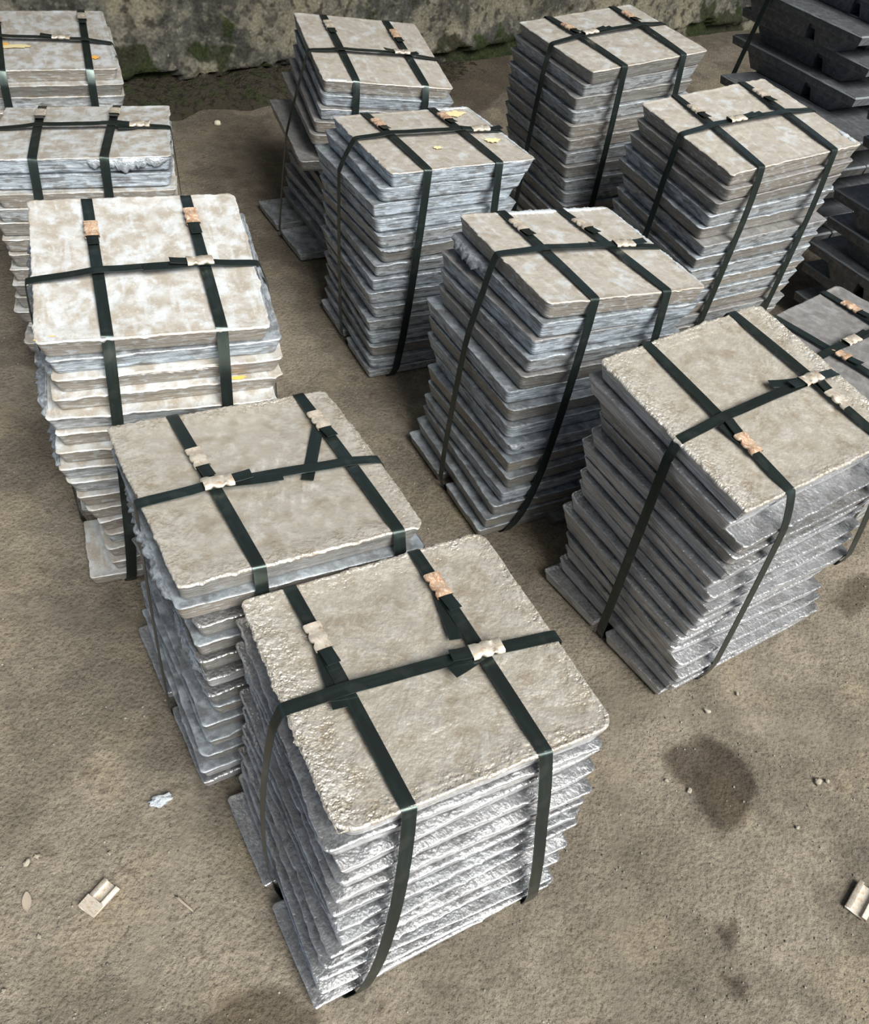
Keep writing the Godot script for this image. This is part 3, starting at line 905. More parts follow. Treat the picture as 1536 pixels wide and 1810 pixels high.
func make_wall() -> void:
	# wall face: from the left end, 40 degrees to the picture
	var w := 1536
	var h := 512
	var fine := nb(41, .3, w, h, 3)
	var mid := nb(42, .03, w, h, 5)
	var low := nb(43, .008, w, h, 5)
	var low2 := nb(44, .011, w, h, 6)
	var ver := nb(45, .02, w, h, 5, FastNoiseLite.TYPE_SIMPLEX_SMOOTH, Vector2i(1, 4))
	var pit := nb(47, .07, w, h, 4)
	var speck := nb(46, .2, w, h, 1, FastNoiseLite.TYPE_CELLULAR)
	var im := layered(w, h, c8(140, 136, 118), [
		[low, .42, .64, c8(112, 111, 103), .85], [low2, .52, .70, c8(88, 88, 83), .85], [ver, .56, .72, c8(70, 70, 66), .7], [mid, .60, .76, c8(154, 149, 130), .7], [low2, .36, .2, c8(160, 153, 130), .7], [mid, .34, .22, c8(66, 64, 58), .6], [pit, .60, .76, c8(64, 63, 58), .75], [pit, .34, .2, c8(160, 155, 140), .6], [speck, .9, .97, c8(196, 192, 180), .7]], fine, .2)
	# green-black growth and splashed earth along the foot (the image runs downwards: its last rows are the foot, 2.4 m high)
	for y in range(h - 110, h):
		var up := (h - y) / float(h) * 2.4
		for x in w:
			var i := y * w + x
			var lim := .10 + (low[i] / 255.0 - .45) * .45 + (mid[i] / 255.0 - .5) * .35
			var k := clampf((lim - up) / .05, 0, 1) * .8
			if k > 0:
				var g := Color8(52, 52, 38).lerp(Color8(46, 56, 30), clampf((low2[i] / 255.0 - .4) * 4, 0, 1))
				im.set_pixel(x, y, im.get_pixel(x, y).lerp(g * (.7 + fine[i] / 255.0 * .6), k))
	var m := mat(Color(.82, .82, .82), .95, 0.0, itex(im), itex(mixed(mid, fine, .4, w, h)), 1.2)
	m.metallic_specular = .2
	var root := Node3D.new()
	root.name = "wall_back"
	add_child(root)
	tag(root, "weathered plaster wall with mould stains and moss at its foot", "wall", "", "structure")
	root.position = Vector3(-1.55, 0, -3.8)
	root.rotation.y = deg_to_rad(39.2)
	var nz := FastNoiseLite.new()
	nz.seed = 5
	nz.frequency = 1.0
	var x0 := -3.2
	var x1 := 8.0
	var cols := 520
	var rows_y := [0.0, .02, .04, .06, .08, .10, .12, .14, .16, .19, .22, .26, .30, .35, .4, .46, .52, .6, .7, .8, 1.0, 1.3, 1.7, 2.1, 2.4]
	var v := PackedVector3Array()
	var uv := PackedVector2Array()
	var idx := PackedInt32Array()
	for y in rows_y:
		for i in cols:
			var x := x0 + (x1 - x0) * i / (cols - 1.0)
			# the lower edge of the plaster coat has broken away and the footing behind it stands back
			var edge := .085 + nz.get_noise_2d(x * 1.7, 3) * .07 + nz.get_noise_2d(x * 6, 9) * .03
			var z := nz.get_noise_2d(x * 2, y * 2) * .018 + nz.get_noise_2d(x * 9, y * 9 + 40) * .008 + nz.get_noise_2d(x * 30, y * 30) * .0025
			if y < edge: z -= .05
			elif y < edge + .06: z += .008
			# an upright joint between two lengths of wall
			if absf(x - .79) < .022: z -= .02
			v.append(Vector3(x, y - .01, z))
			uv.append(Vector2(x / 7.2, 1.0 - y / 2.4))
	for j in rows_y.size() - 1:
		for i in cols - 1:
			var a := j * cols + i
			idx.append_array([a, a + cols, a + cols + 1, a, a + cols + 1, a + 1])
	put("wall_face", commit(v, uv, idx), [m], root)
	var bm := BoxMesh.new()
	bm.size = Vector3(x1 - x0, 2.4, .16)
	put("wall_core", bm, [m], root, Transform3D(Basis.IDENTITY, Vector3((x0 + x1) / 2, 1.19, -.17)))
	# bank of dark soil and moss at its foot
	var gm := mat(Color(1, 1, 1), .98, 0, itex(layered(512, 512, c8(58, 54, 46), [
		[nb(51, .012, 512, 512, 5), .50, .70, c8(52, 56, 38), .85], [nb(52, .03, 512, 512, 4), .56, .75, c8(38, 36, 32), .8], [nb(53, .1, 512, 512, 2), .78, .92, c8(84, 80, 68), .5]], nb(54, .3, 512, 512, 3), .2)), tex.h_rough, 1.2)
	gm.metallic_specular = .2
	v.clear()
	uv.clear()
	idx.clear()
	var bc := 220
	var br := 26
	for j in br:
		for i in bc:
			var x := -2.8 + 4.6 * i / (bc - 1.0)
			var t := j / (br - 1.0)
			var depth := .30 + nz.get_noise_2d(x * 2.2, 60) * .14
			var hh := (.07 + nz.get_noise_2d(x * 3, 80) * .05) * smoothstep(1.75, 1.2, x)
			var y := hh * (1.0 - t * t) + nz.get_noise_2d(x * 22, t * 9) * .012 + nz.get_noise_2d(x * 60, t * 26) * .006
			v.append(Vector3(x, y * (1.0 - smoothstep(.75, 1.0, t)) - .012 * t, -.07 + depth * t))
			uv.append(Vector2(x, t * .35) * 1.6)
	for j in br - 1:
		for i in bc - 1:
			var a := j * bc + i
			idx.append_array([a, a + 1, a + bc + 1, a, a + bc + 1, a + bc])
	var bank := put("soil_bank", commit(v, uv, idx), [gm], root)
	tag(bank, "dark mossy soil banked along the foot of the wall", "", "", "stuff")

# An unseen shed roof, added to keep the daylight off the back of the yard: sheets on purlins and two posts, all above and beside the picture.
func make_shade_roof() -> void:
	var root := Node3D.new()
	root.name = "shade_roof"
	add_child(root)
	tag(root, "unseen grey corrugated shed roof added to shade the back of the yard", "roof", "", "structure")
	root.position = Vector3(-1.55, 0, -3.8)
	root.rotation.y = deg_to_rad(39.2)
	var m := mat(c8(128, 126, 120), .7, 0.0)
	var pm := mat(c8(92, 90, 86), .8, 0.0)
	var x0 := -3.2
	var sheet := .9
	for k in 12:
		var v := PackedVector3Array()
		var uv := PackedVector2Array()
		var idx := PackedInt32Array()
		var n := 37
		for side in 2:
			for i in n:
				var x := sheet * i / (n - 1.0) * 1.03
				for e in 2:
					var z := -.25 + e * (SHADE_ROOF_EDGE + .25)
					v.append(Vector3(x, SHADE_ROOF_H + .12 * e + .016 * sin(x / sheet * TAU * 9) - side * .004, z))
					uv.append(Vector2(x, z))
		for side in 2:
			for i in n - 1:
				var a := side * n * 2 + i * 2
				if side == 0: idx.append_array([a, a + 2, a + 3, a, a + 3, a + 1])
				else: idx.append_array([a, a + 3, a + 2, a, a + 1, a + 3])
		put("shade_roof_sheet", commit(v, uv, idx), [m], root, Transform3D(Basis.IDENTITY, Vector3(x0 + k * sheet, 0, 0)))
	for z in [.1, SHADE_ROOF_EDGE * .5, SHADE_ROOF_EDGE - .12]:
		var bm := BoxMesh.new()
		bm.size = Vector3(11, .1, .06)
		put("purlin", bm, [pm], root, Transform3D(Basis.IDENTITY, Vector3(2.3, SHADE_ROOF_H - .075 + .12 * (z + .25) / (SHADE_ROOF_EDGE + .25), z)))
	for x in [-2.9, 7.3]:
		var cm := BoxMesh.new()
		cm.size = Vector3(.12, SHADE_ROOF_H, .12)
		put("post", cm, [pm], root, Transform3D(Basis.IDENTITY, Vector3(x, SHADE_ROOF_H / 2 - .02, SHADE_ROOF_EDGE - .12)))

# ------------------------------------------------------------------ dark ingots
func ingot_mesh(sd: int, length: float, width: float, height: float) -> ArrayMesh:
	# wide flange with ears above a tapering body that has a channel across it
	var nz := FastNoiseLite.new()
	nz.seed = sd
	nz.frequency = 1.0
	var tools := [SurfaceTool.new(), SurfaceTool.new()]
	for one in tools:
		one.begin(Mesh.PRIMITIVE_TRIANGLES)
		one.set_smooth_group(-1)
	var fl := height * .36
	var frus := func(za: float, zb: float, wa: float, ya: float, yb: float, wb: float, za2: float, zb2: float, cuts: int, st: SurfaceTool, sides_only := false) -> void:
		# block between a lower rectangle (za..zb, wa at ya) and an upper one (za2..zb2, wb at yb), cut along its length
		var lo := []
		var up := []
		for k in cuts + 1:
			var t := float(k) / cuts
			var z := lerpf(za, zb, t)
			var z2 := lerpf(za2, zb2, t)
			var w1 := nz.get_noise_2d(z * 22, 1) * .004
			var w2 := nz.get_noise_2d(z * 22, 7) * .004
			var y2 := nz.get_noise_2d(z * 18, 12) * .003
			lo.append([Vector3(-wa / 2 + w1 * .5, ya, z), Vector3(wa / 2 + w2 * .5, ya, z)])
			up.append([Vector3(-wb / 2 + w1, yb + y2, z2), Vector3(wb / 2 + w2, yb + y2, z2)])
		var quad := func(a: Vector3, b: Vector3, c: Vector3, d: Vector3) -> void:
			var nn := (c - a).cross(b - a).normalized()
			for p in [a, b, c, a, c, d]:
				st.set_uv(Vector2(p.z + p.x * .3, p.y + p.x) * 2.2 if absf(nn.y) < .7 else Vector2(p.z, p.x) * 2.2)
				st.add_vertex(p)
		for k in cuts:
			quad.call(lo[k][0], up[k][0], up[k + 1][0], lo[k + 1][0])
			if not sides_only: quad.call(up[k][0], up[k][1], up[k + 1][1], up[k + 1][0])
			quad.call(up[k][1], lo[k][1], lo[k + 1][1], up[k + 1][1])
			if not sides_only: quad.call(lo[k][1], lo[k][0], lo[k + 1][0], lo[k + 1][1])
		quad.call(lo[0][1], up[0][1], up[0][0], lo[0][0])
		quad.call(lo[cuts][0], up[cuts][0], up[cuts][1], lo[cuts][1])
	var hl := length / 2
	# flange
	frus.call(-hl + .006, hl - .006, width * .95, height - fl, height - .005, width, -hl, hl, 16, tools[0])
	# its worn upper edge, then the upper face
	frus.call(-hl, hl, width, height - .005, height, width * .955, -hl + .007, hl - .007, 16, tools[1], true)
	frus.call(-hl + .007, hl - .007, width * .955, height - .001, height, width * .954, -hl + .007, hl - .007, 16, tools[0])
	# body in two lengths with the channel between them
	var e := length * .13
	var c := length * .14
	frus.call(-hl + e + .03, -c - .025, width * .66, 0.0, height - fl + .001, width * .82, -hl + e, -c - .012, 6, tools[0])
	frus.call(-c + .025, hl - e - .03, width * .66, 0.0, height - fl + .001, width * .82, -c + .012, hl - e, 8, tools[0])
	frus.call(-c - .03, -c + .03, width * .60, height * .42, height - fl + .001, width * .7, -c - .03, -c + .03, 1, tools[0])
	var mesh := ArrayMesh.new()
	for one in tools:
		one.generate_normals()
		one.commit(mesh)
	return mesh

func ingot_bundle(at: Vector3, yaw: float, layers: Array, label: String, width: float, length: float, height: float, strap_z: float) -> void:
	var root := thing("dark_ingot_bundle", at, label, "ingots", "stacks of dark ingots beside the plate bundles")
	root.rotation.y = yaw
	var meshes := []
	for k in 3: meshes.append(ingot_mesh(200 + k, length, width * .97, height))
	var rng := RandomNumberGenerator.new()
	rng.seed = 9
	var slabs := []
	for i in layers.size():
		var l: Array = layers[i]
		for k in int(l[2]):
			var o := Vector3(l[0] + width * (k + .5), l[3], l[1] + length / 2)
			put("ingot", meshes[rng.randi() % 3], [M.ingot, M.ingot_edge], root, Transform3D(Basis(Vector3.UP, rng.randf_range(-.012, .012) + (PI if rng.randf() < .5 else 0.0)), o))
		var a := []
		var b := []
		for c in [Vector2(0, 0), Vector2(1, 0), Vector2(1, 1), Vector2(0, 1)]:
			var p := Vector3(l[0] + c.x * width * l[2], l[3] + height, l[1] + c.y * length)
			a.append(p)
			b.append(p - Vector3(0, height * .3, 0))
		slabs.append({"upper": a, "lower": b})
		if i == 0:
			slabs.append({"upper": a.map(func(p): return Vector3(p.x, .004, p.z)), "lower": a.map(func(p): return Vector3(p.x, .004, p.z))})
	if strap_z > 0:
		add_strap(root, slabs, Basis.IDENTITY, Vector3.ZERO, 0, [strap_z, strap_z, .3, 9], layers[-1][3] + height, [], {"arch": .003, "seed": 4, "rust": false})

# ------------------------------------------------------------------ small things on the floor
func loose_seal(at: Vector3, turn: float, label: String, scale: float, folded: bool) -> void:
	var root := thing("strap_seal", at, label, "metal clip")
	root.rotation.y = turn
	var n := 13
	var v := PackedVector3Array()
	var uv := PackedVector2Array()
	var idx := PackedInt32Array()
	var half := .017 * scale
	# bent sheet: flat plate with both long edges folded over
	var prof := [[-.55, .0065], [-.98, .0062], [-1.06, .004], [-1.0, .0008], [0, .0], [1.0, .0008], [1.06, .004], [.98, .0062], [.55, .0065]]
	for side in 2:
		for i in n:
			var t := float(i) / (n - 1)
			for p in prof:
				v.append(Vector3(p[0] * half, p[1] * scale + .0006 + side * .0012 + sin(t * 9.0) * .0004, (t - .5) * .058 * scale))
				uv.append(Vector2(p[0] * .2, t * .6))
	var m := prof.size()
	for side in 2:
		for i in n - 1:
			for k in m - 1:
				var a := side * n * m + i * m + k
				if side == 1: idx.append_array([a, a + 1, a + m + 1, a, a + m + 1, a + m])
				else: idx.append_array([a, a + m + 1, a + 1, a, a + m, a + m + 1])
	put("sheet", commit(v, uv, idx), [M.seal], root)
	if folded:
		var bm := BoxMesh.new()
		bm.size = Vector3(half * 2.05, .0016, .023 * scale)
		put("folded_flap", bm, [M.seal], root, Transform3D(Basis(Vector3(1, 0, 0), .06), Vector3(0, .0092 * scale, .018 * scale)))

func make_floor_things() -> void:
	loose_seal(Vector3(-.458, .0, -.582), -.45, "unused pale metal strap seal with a folded flap lying on the floor", 1.0, true)
	loose_seal(Vector3(.897, .0, -.79), -.62, "pale strap seal streaked with rust lying on the floor", 1.15, false)
	var bit := put(numbered("metal_splash"), blob_mesh(3, Vector3(.040, .013, .020), .95, 12, 18), [M.dross], self, Transform3D(Basis(Vector3.UP, .5), Vector3(-.414, .005, -.769)))
	tag(bit, "small shiny splash of solid metal on floor beside a plate bundle", "metal scrap")
	var pm := mat(c8(160, 152, 136), .9, 0.0, null, tex.h_rough, .1)
	var pebbles := [[-.589, -.635, .011], [-.600, -.621, .014], [-.531, -.508, .009], [.862, -1.03, .017], [.883, -1.035, .010], [.545, -.978, .009], [.589, -.963, .012], [.647, -1.16, .014], [-.55, -.422, .009], [-.47, -.66, .008], [.80, -.92, .009], [.72, -1.22, .011]]
	for i in pebbles.size():
		var p: Array = pebbles[i]
		var o := put(numbered("pebble"), blob_mesh(60 + i, Vector3(p[2], p[2] * .55, p[2] * .75), .9, 7, 10), [pm], self, Transform3D(Basis(Vector3.UP, i * 1.3), Vector3(p[0], p[2] * .2 - .001, p[1])))
		tag(o, "small pale pebble lying loose on the dusty floor", "pebble", "loose pebbles on the floor")
	var st := put(numbered("stone_chip"), blob_mesh(90, Vector3(.03, .022, .024), .5, 7, 10), [mat(c8(206, 200, 176), .9, 0.0)], self, Transform3D(Basis.IDENTITY, Vector3(-1.15, .004, -3.72)))
	tag(st, "whitish stone chip on dark earth by the mossy wall foot", "stone")
	# dry leaf and splinter
	var lm := mat(c8(138, 128, 114), .9, 0.0)
	var lv := PackedVector3Array()
	var luv := PackedVector2Array()
	var li := PackedInt32Array()
	for i in 9:
		var t := i / 8.0
		var hw := .0075 * pow(sin(PI * (t * .94 + .03)), .8)
		for e in [-1, 0, 1]:
			lv.append(Vector3(e * hw, .0012 + (absf(e) * .0022) + sin(t * 5) * .0008, (t - .5) * .036))
			luv.append(Vector2(e * .5 + .5, t))
	for i in 8:
		for k in 2:
			var a := i * 3 + k
			li.append_array([a, a + 1, a + 4, a, a + 4, a + 3])
	var leaf := put(numbered("dry_leaf"), commit(lv, luv, li), [lm], self, Transform3D(Basis(Vector3.UP, .45), Vector3(-.572, .0, -.558)))
	tag(leaf, "small dry brown leaf lying on the floor", "leaf")
	var chip := put(numbered("wood_splinter"), blob_mesh(91, Vector3(.005, .004, .044), .6, 6, 8), [lm], self, Transform3D(Basis(Vector3.UP, 1.05), Vector3(-.318, .001, -.596)))
	tag(chip, "thin pale splinter lying on the floor beside the nearest bundle", "splinter")
	# loose grit: far too many grains to count
	var mm := MultiMesh.new()
	mm.transform_format = MultiMesh.TRANSFORM_3D
	mm.use_colors = true
	mm.mesh = blob_mesh(5, Vector3.ONE, .4, 4, 6)
	var rng := RandomNumberGenerator.new()
	rng.seed = 4
	var nz := FastNoiseLite.new()
	nz.seed = 8
	nz.frequency = 3.5
	var spots := []
	while spots.size() < 16000:
		var p := Vector2(rng.randf_range(-1.3, 1.5), rng.randf_range(-3.2, -.3))
		if nz.get_noise_2d(p.x, p.y) + rng.randf_range(-.5, .15) > -.1: spots.append(p)
	mm.instance_count = spots.size()
	for i in spots.size():
		var sz := .0010 + pow(rng.randf(), 5.0) * .0042
		mm.set_instance_transform(i, Transform3D(Basis(Vector3.UP, rng.randf() * TAU).scaled(Vector3(sz, sz * .7, sz)), Vector3(spots[i].x, -.002, spots[i].y)))
		var g := rng.randf_range(.07, .26)
		mm.set_instance_color(i, Color(g, g * .93, g * .80))
	var gm := mat(Color.WHITE, .95, 0.0)
	gm.vertex_color_use_as_albedo = true
	var gi := MultiMeshInstance3D.new()
	gi.name = "grit"
	gi.multimesh = mm
	gi.material_override = gm
	add_child(gi)
	tag(gi, "fine loose grit scattered over the yard floor", "grit", "", "stuff")

func paint_mark(plate: MeshInstance3D, at: Vector3, size: Vector2, m: Material, sd: int) -> void:
	var nz := FastNoiseLite.new()
	nz.seed = sd
	nz.frequency = 1.0
	var v := PackedVector3Array([Vector3.ZERO])
	var uv := PackedVector2Array([Vector2.ZERO])
	var idx := PackedInt32Array()
	for i in 28:
		var a := TAU * i / 28
		var k := 1.0 + nz.get_noise_2d(cos(a) * 1.6, sin(a) * 1.6) * .7 + nz.get_noise_2d(cos(a) * 6, sin(a) * 6) * .25
		v.append(Vector3(cos(a) * size.x * k, 0, sin(a) * size.y * k))
		uv.append(Vector2(cos(a), sin(a)))
		idx.append_array([0, 1 + i, 1 + (i + 1) % 28])
	put("paint_mark", commit(v, uv, idx), [m], plate, Transform3D(Basis.IDENTITY, at))

func _ready() -> void:
	# camera: held at eye height, looking down at 44 degrees and tilted 9 degrees
	var cam := Camera3D.new()
	cam.name = "camera"
	cam.fov = rad_to_deg(2 * atan(905.0 / 1600.0))
	cam.near = .05
	cam.far = 60
	add_child(cam)
	cam.transform = Transform3D(Basis(Vector3(.98766727, .1119178, -.10948866), Vector3(-.15656743, .70600602, -.69068237), Vector3(0, .69930673, .71482172)), Vector3(0, 1.6, 0))
	cam.current = true
	var env := Environment.new()
	env.background_mode = Environment.BG_SKY
	var sky := Sky.new()
	var sm := ProceduralSkyMaterial.new()
	sm.sky_top_color = Color(.67, .75, .85)
	sm.sky_horizon_color = Color(.71, .79, .89)
	sm.sky_curve = .2
	sm.ground_bottom_color = Color(.30, .28, .25)
	sm.ground_horizon_color = Color(.45, .44, .42)
	sm.sun_angle_max = 5.0
	sm.sun_curve = .05
	sm.energy_multiplier = .58
	sky.sky_material = sm
	env.sky = sky
	env.tonemap_mode = Environment.TONE_MAPPER_LINEAR
	env.tonemap_exposure = 1.22
	env.sdfgi_enabled = true
	env.ssao_enabled = true
	env.ssil_enabled = true
	var we := WorldEnvironment.new()
	we.environment = env
	add_child(we)
	# bright part of the overcast sky, high on the right
	var sun := DirectionalLight3D.new()
	sun.name = "daylight"
	sun.light_color = Color(1, .99, .97)
	sun.light_energy = 2.1
	sun.light_angular_distance = 34
	sun.shadow_enabled = true
	add_child(sun)
	sun.look_at_from_position(Vector3(2.9, 4.4, 3.3), Vector3.ZERO)

	make_materials()
	make_ground()
	make_wall()
	make_shade_roof()
	make_bundles()
	ingot_bundle(Vector3(.84, 0, -3.85), deg_to_rad(34.5), [
		[.0, .0, 3, .004], [.03, .03, 3, .094], [-.03, .0, 3, .184], [.0, .02, 3, .274], [-.067, .063, 3, .394], [.08, -.078, 3, .484], [.115, -.103, 3, .574], [.065, -.144, 2, .664], [.2, -.1, 2, .754]],
		"tall strapped stack of dark slate-coloured ingots against the wall end", .17, .65, .088, .06)
	ingot_bundle(Vector3(1.10, 0, -2.92), deg_to_rad(34.5), [
		[.0, .02, 3, .004], [.02, -.01, 3, .094], [-.01, .0, 3, .184], [.01, .01, 3, .274], [.0, .0, 3, .364], [.06, .05, 3, .454], [.0, .02, 3, .544], [-.05, .03, 3, .634]],
		"stack of dark ingots next to a low bundle with loose strap ends", .17, .65, .088, -1)
	make_floor_things()

# the plates of a bundle, counted from its uppermost one
func plate_of(root: Node3D, from_top: int) -> MeshInstance3D:
	var found := []
	for c in root.get_children():
		if String(c.name).begins_with("plate"): found.append(c)
	return found[found.size() - 1 - from_top]

func make_bundles() -> void:
	var shiny := ["side_bright", "side_bright", "side_bright", "side_oxide"]
	var oxide := ["side_oxide", "side_frost", "side_brown", "side_plain"]
	var plain := ["side_plain", "side_plain", "side_brown", "side_oxide"]
	var whitish := ["side_brown", "side_oxide", "side_brown"]
	var a := make_bundle("A", "bundle of bright silvery plates with deeply rippled beige upper face and three straps", {"sides": shiny, "under": ["top_silver"], "top": "top_bright", "fine": true, "rag": .002, "rim": .0040, "ripple": .0011, "bump": .0016, "ragged": .7, "base_length": 1.09, "round": 1.9, "cast": {"edge": [1.1, .8, .9, .9], "core": .28, "eye": Vector2(.62, .72), "ring": .18, "fan": true}, "strap0": {"bow": .014, "rust": false, "tail": [.12, -.16, 1.0]}, "strap1": {"bow": .012, "rust": true, "tail": [.10, -.22, 1.0]}, "strap2": {"bow": .014, "rust": false, "end": -1.0, "tail": [.06, .35, -1.0]}})
	var b := make_bundle("B", "bundle of bright plates with smooth beige top and torn side edge, strap tail folded beneath", {"sides": ["side_bright", "side_plain", "side_plain", "side_brown"], "under": ["top_silver", "top_frost"], "top": "top_bright", "fine": true, "rag": .004, "rim": .0030, "ripple": .0005, "cast": {"edge": [.5, .7, .8, .7], "core": .14, "eye": Vector2(.5, .55), "ring": .05, "fan": false}, "bump": .001, "ragged": .8, "top_side": "side_plain", "strap0": {"rust": false}, "strap1": {"rust": false, "tail": [.16, -.55, 1.0]}, "strap2": {"rust": false, "end": 1.0, "tail": [.10, -.12, 1.0]}})
	var e := make_bundle("E", "bundle of silvery plates with fanned edges, pale rim and seals on its outer half", {"sides": ["side_bright", "side_bright", "side_bright", "side_plain"], "under": ["top_silver"], "top": "top_bright", "fine": true, "rag": .0035, "rim": .0040, "ripple": .0011, "cast": {"edge": [.8, 1.0, .8, .6], "core": .2, "eye": Vector2(.66, .46), "ring": .15, "fan": true}, "bump": .0012, "ragged": .5, "top_side": "side_bright", "strap0": {"rust": true, "end": -1.0, "tail": [.05, .2, -1.0]}, "strap1": {"rust": false, "end": -1.0}, "strap2": {"rust": false, "end": -1.0, "tail": [.08, -.3, -1.0]}})
	var dd := make_bundle("D", "bundle with white crusted upper face, yellow paint at the corners and stepped plates", {"sides": whitish, "under": ["top_white"], "top": "top_white", "fine": true, "rag": .0035, "rim": .0025, "ragged": .8, "top_side": "side_brown", "strap0": {"rust": true, "end_length": .04}, "strap1": {"rust": true, "end_length": .05}, "strap2": {"rust": false, "end": -1.0, "tail": [.10, .08, -1.0]}})
	var f := make_bundle("F", "bundle with taupe top, frosted back edge and bulging bluish plate second from top", {"sides": oxide, "under": ["top_frost", "top_frost", "top_grey"], "top": "top_taupe", "rag": .0035, "ragged": .5, "top_side": "side_brown", "strap2": {"tail": [.08, -.05, -1.0], "rust": false, "end": 1.0}})
	var g := make_bundle("G", "bundle of bluish frosted plates with faint yellow paint patches on its top", {"sides": ["side_oxide", "side_frost", "side_oxide", "side_plain"], "under": ["top_frost"], "top": "top_taupe", "rag": .004, "ragged": .5, "top_side": "side_oxide", "strap2": {"tail": [.06, .1, 1.0], "rust": false, "end": -1.0}})
	var h := make_bundle("H", "bundle with tilted pale top and two layers of plates jutting far out of its side", {"sides": oxide, "under": ["top_frost", "top_grey"], "top": "top_taupe", "rag": .002, "ragged": .5, "top_side": "side_brown", "strap2": {"end": -1.0, "rust": false, "tail": [.05, .1, 1.0]}})
	make_bundle("I", "tall bundle of dark slate plates with pale top beside the broken plaster", {"sides": plain, "under": ["top_grey", "top_frost"], "top": "top_taupe", "rag": .002, "ragged": .3, "top_side": "side_plain", "strap2": {"tail": [.08, .1, 1.0], "rust": false, "end": 1.0}})
	var j := make_bundle("J", "tall bundle of grey-brown plates with a rusty crusted corner beside the dark ingots", {"sides": ["side_plain", "side_brown", "side_plain", "side_oxide"], "under": ["top_frost", "top_grey"], "top": "top_taupe", "rag": .004, "ragged": .4, "top_side": "side_brown", "strap1": {"tail": [.08, -.1, 1.0], "rust": false}, "strap2": {"tail": [.08, .1, 1.0], "rust": false, "end": 1.0}})
	var k := make_bundle("K", "low grey-topped bundle with a loose strap end sticking across it", {"sides": plain, "under": ["top_grey"], "top": "top_grey", "rag": .002, "ragged": .4, "top_side": "side_plain"})
	var l := make_bundle("L", "bundle with orange paint dabs on its white top by the mossy wall foot", {"sides": ["side_brown", "side_plain", "side_oxide"], "under": ["top_white"], "top": "top_white", "rag": .002, "ragged": .5, "top_side": "side_brown", "strap2": {"end": -1.0, "rust": false}})
	var mm := make_bundle("M", "bundle with whitish top and bluish crust hanging over its edge, straps slanting", {"sides": ["side_brown", "side_plain", "side_oxide"], "under": ["top_white"], "top": "top_white", "rag": .004, "ragged": .6, "top_side": "side_oxide", "strap2": {"end": -1.0, "rust": false, "tail": [.05, .3, -1.0]}})
	# frozen edges, hanging flashes and paint dabs that single plates carry
	var t := .039
	var cr: Material = M.dross
	var bt: Material = M.top_bright
	add_crust(plate_of(a, 0), t, 0, -.98, .95, .0045, 1, bt)
	add_crust(plate_of(a, 0), t, 3, -.95, .98, .0050, 2, bt)
	add_crust(plate_of(a, 0), t, 2, -.95, -.6, .0050, 3, bt)
	add_crust(plate_of(b, 0), .041, 2, -.98, .98, .0050, 4, bt)
	add_crust(plate_of(b, 0), .041, 1, -.98, .9, .0055, 5, bt)
	add_crust(plate_of(b, 0), .041, 0, -.95, .4, .0035, 6, bt)
	add_flash(plate_of(b, 0), .041, 1, -.5, .6, .008, .006, 7, bt)
	add_flash(plate_of(b, 1), .038, 3, -.2, .9, .022, .012, 8, M.top_frost)
	add_flash(plate_of(b, 2), .038, 3, -.8, .1, .026, .016, 9, M.top_frost)
	add_flash(plate_of(b, 5), .038, 3, .2, .95, .016, .016, 10, M.top_frost)
	add_crust(plate_of(e, 0), .038, 2, -.98, .98, .0050, 11, bt)
	add_crust(plate_of(e, 0), .038, 1, -.98, .98, .0075, 12, cr)
	add_crust(plate_of(e, 0), .038, 3, -.9, .95, .0040, 13, bt)
	add_flash(plate_of(dd, 1), .04, 3, -.9, .75, .030, .030, 14, M.top_frost)
	add_flash(plate_of(dd, 2), .04, 3, -.2, .9, .026, .022, 15, M.top_frost)
	add_flash(plate_of(dd, 4), .04, 3, -.6, .95, .028, .012, 16, M.top_frost)
	add_flash(plate_of(dd, 7), .04, 3, -.4, .95, .024, .010, 17, M.top_frost)
	add_flash(plate_of(dd, 2), .04, 0, -.5, .6, .005, .010, 18, M.top_white)
	add_flash(plate_of(dd, 0), .04, 1, -.6, .95, .008, .010, 19, M.top_frost)
	add_crust(plate_of(f, 0), .042, 2, -.55, .98, .0085, 20, cr)
	add_crust(plate_of(f, 0), .042, 1, -.98, .95, .0050, 21, cr)
	add_flash(plate_of(f, 1), .042, 3, -.98, -.1, .020, .026, 22, M.top_frost)
	add_flash(plate_of(f, 8), .042, 0, -.99, -.75, .014, .020, 23, M.top_frost)
	add_crust(plate_of(g, 0), .040, 2, .35, .99, .0090, 24, cr)
	add_crust(plate_of(g, 0), .040, 1, -.99, .98, .0050, 25, cr)
	add_crust(plate_of(g, 0), .040, 0, -.2, .98, .0035, 26, cr)
	add_flash(plate_of(g, 5), .040, 0, -.99, -.6, .010, .008, 27, M.top_frost)
	add_crust(plate_of(j, 0), .040, 1, .55, .99, .0075, 28, cr)
	add_crust(plate_of(j, 0), .040, 0, -.2, .97, .0035, 29, M.top_taupe)
	add_flash(plate_of(mm, 0), .036, 0, .05, .98, .012, .034, 30, M.top_frost)
	add_crust(plate_of(mm, 0), .036, 1, -.95, .95, .0050, 31, cr)
	add_crust(plate_of(l, 0), .038, 1, .1, .98, .0050, 32, cr)
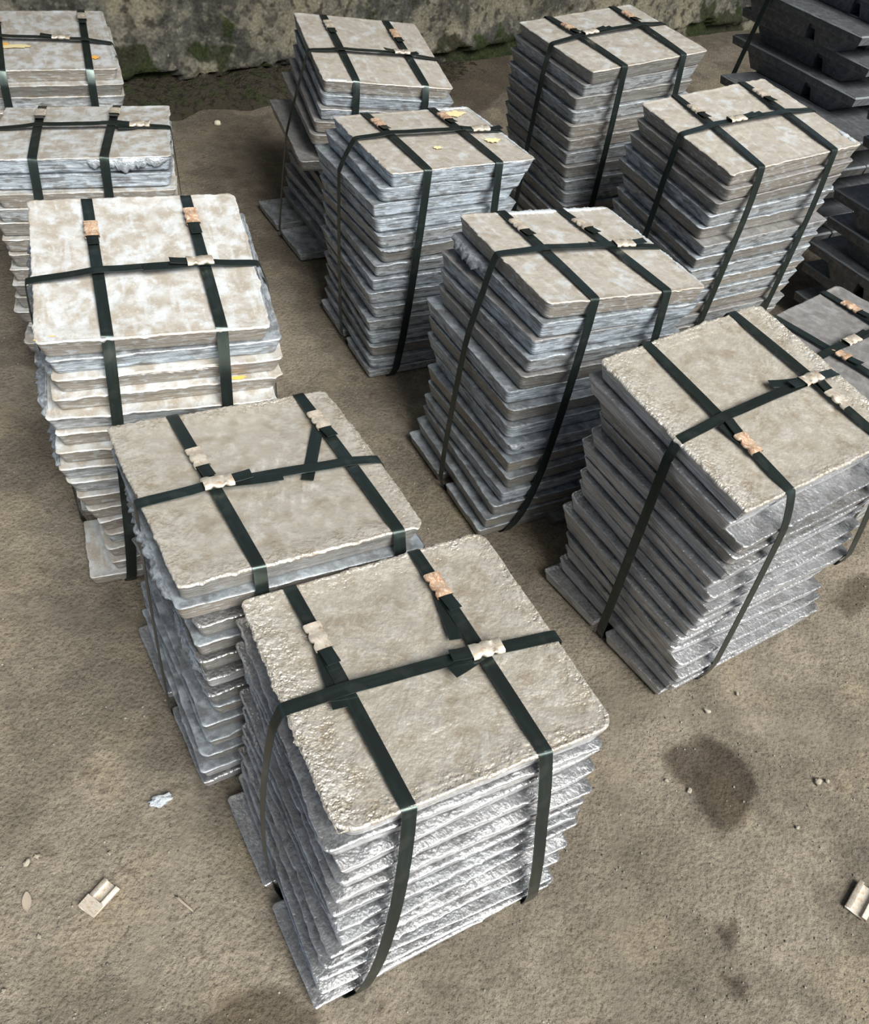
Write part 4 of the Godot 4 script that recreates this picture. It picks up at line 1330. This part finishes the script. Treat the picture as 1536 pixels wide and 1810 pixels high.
	add_flash(plate_of(h, 0), .04, 0, .55, .98, .010, .012, 33, M.top_taupe)
	add_crust(plate_of(h, 0), .04, 0, -.98, -.55, .0055, 34, cr)
	add_crust(plate_of(k, 0), .036, 2, -.9, .98, .0040, 35, M.top_grey)
	# plates whitened by oxide
	for q in [[f, 1], [g, 0], [g, 1], [g, 2], [g, 3], [f, 5], [h, 1], [mm, 0], [mm, 1], [dd, 1]]:
		var one := plate_of(q[0], q[1])
		one.set_surface_override_material(1, M.side_frost)
		if q[1] > 0: one.set_surface_override_material(0, M.top_frost)
	paint_mark(plate_of(dd, 0), Vector3(-.185, .0412, .195), Vector2(.022, .006), M.paint, 1)
	paint_mark(plate_of(dd, 0), Vector3(.105, .0412, .192), Vector2(.015, .005), M.paint, 2)
	paint_mark(plate_of(dd, 0), Vector3(-.088, .0412, .197), Vector2(.009, .004), M.paint, 3)
	paint_mark(plate_of(dd, 3), Vector3(.125, .0402, .195), Vector2(.017, .005), M.paint, 4)
	paint_mark(plate_of(l, 0), Vector3(-.06, .0405, .05), Vector2(.05, .012), M.paint_pale, 5)
	paint_mark(plate_of(l, 0), Vector3(-.085, .0408, .035), Vector2(.014, .008), M.paint, 6)
	paint_mark(plate_of(l, 0), Vector3(.155, .0405, .13), Vector2(.012, .012), M.paint, 7)
	paint_mark(plate_of(g, 0), Vector3(.155, .0425, .06), Vector2(.020, .016), M.paint_pale, 8)
	paint_mark(plate_of(g, 0), Vector3(-.02, .0425, .075), Vector2(.012, .010), M.paint_pale, 9)
	paint_mark(plate_of(g, 0), Vector3(.14, .0425, -.15), Vector2(.035, .022), M.paint_pale, 10)
	# a dark slab that the two middle bundles rest on, sticking out in front
	for r in [[f, .10, .235], [g, .14, .225]]:
		var fr := Basis(Vector3.UP, deg_to_rad(32))
		put("plate", plate_mesh(301, .13, .07, .019, .011, 6, .001, .0, .0006, .003), [M.top_grey, M.side_plain], r[0], Transform3D(fr, fr * Vector3(r[1] - .04, 0, r[2] - .06)))
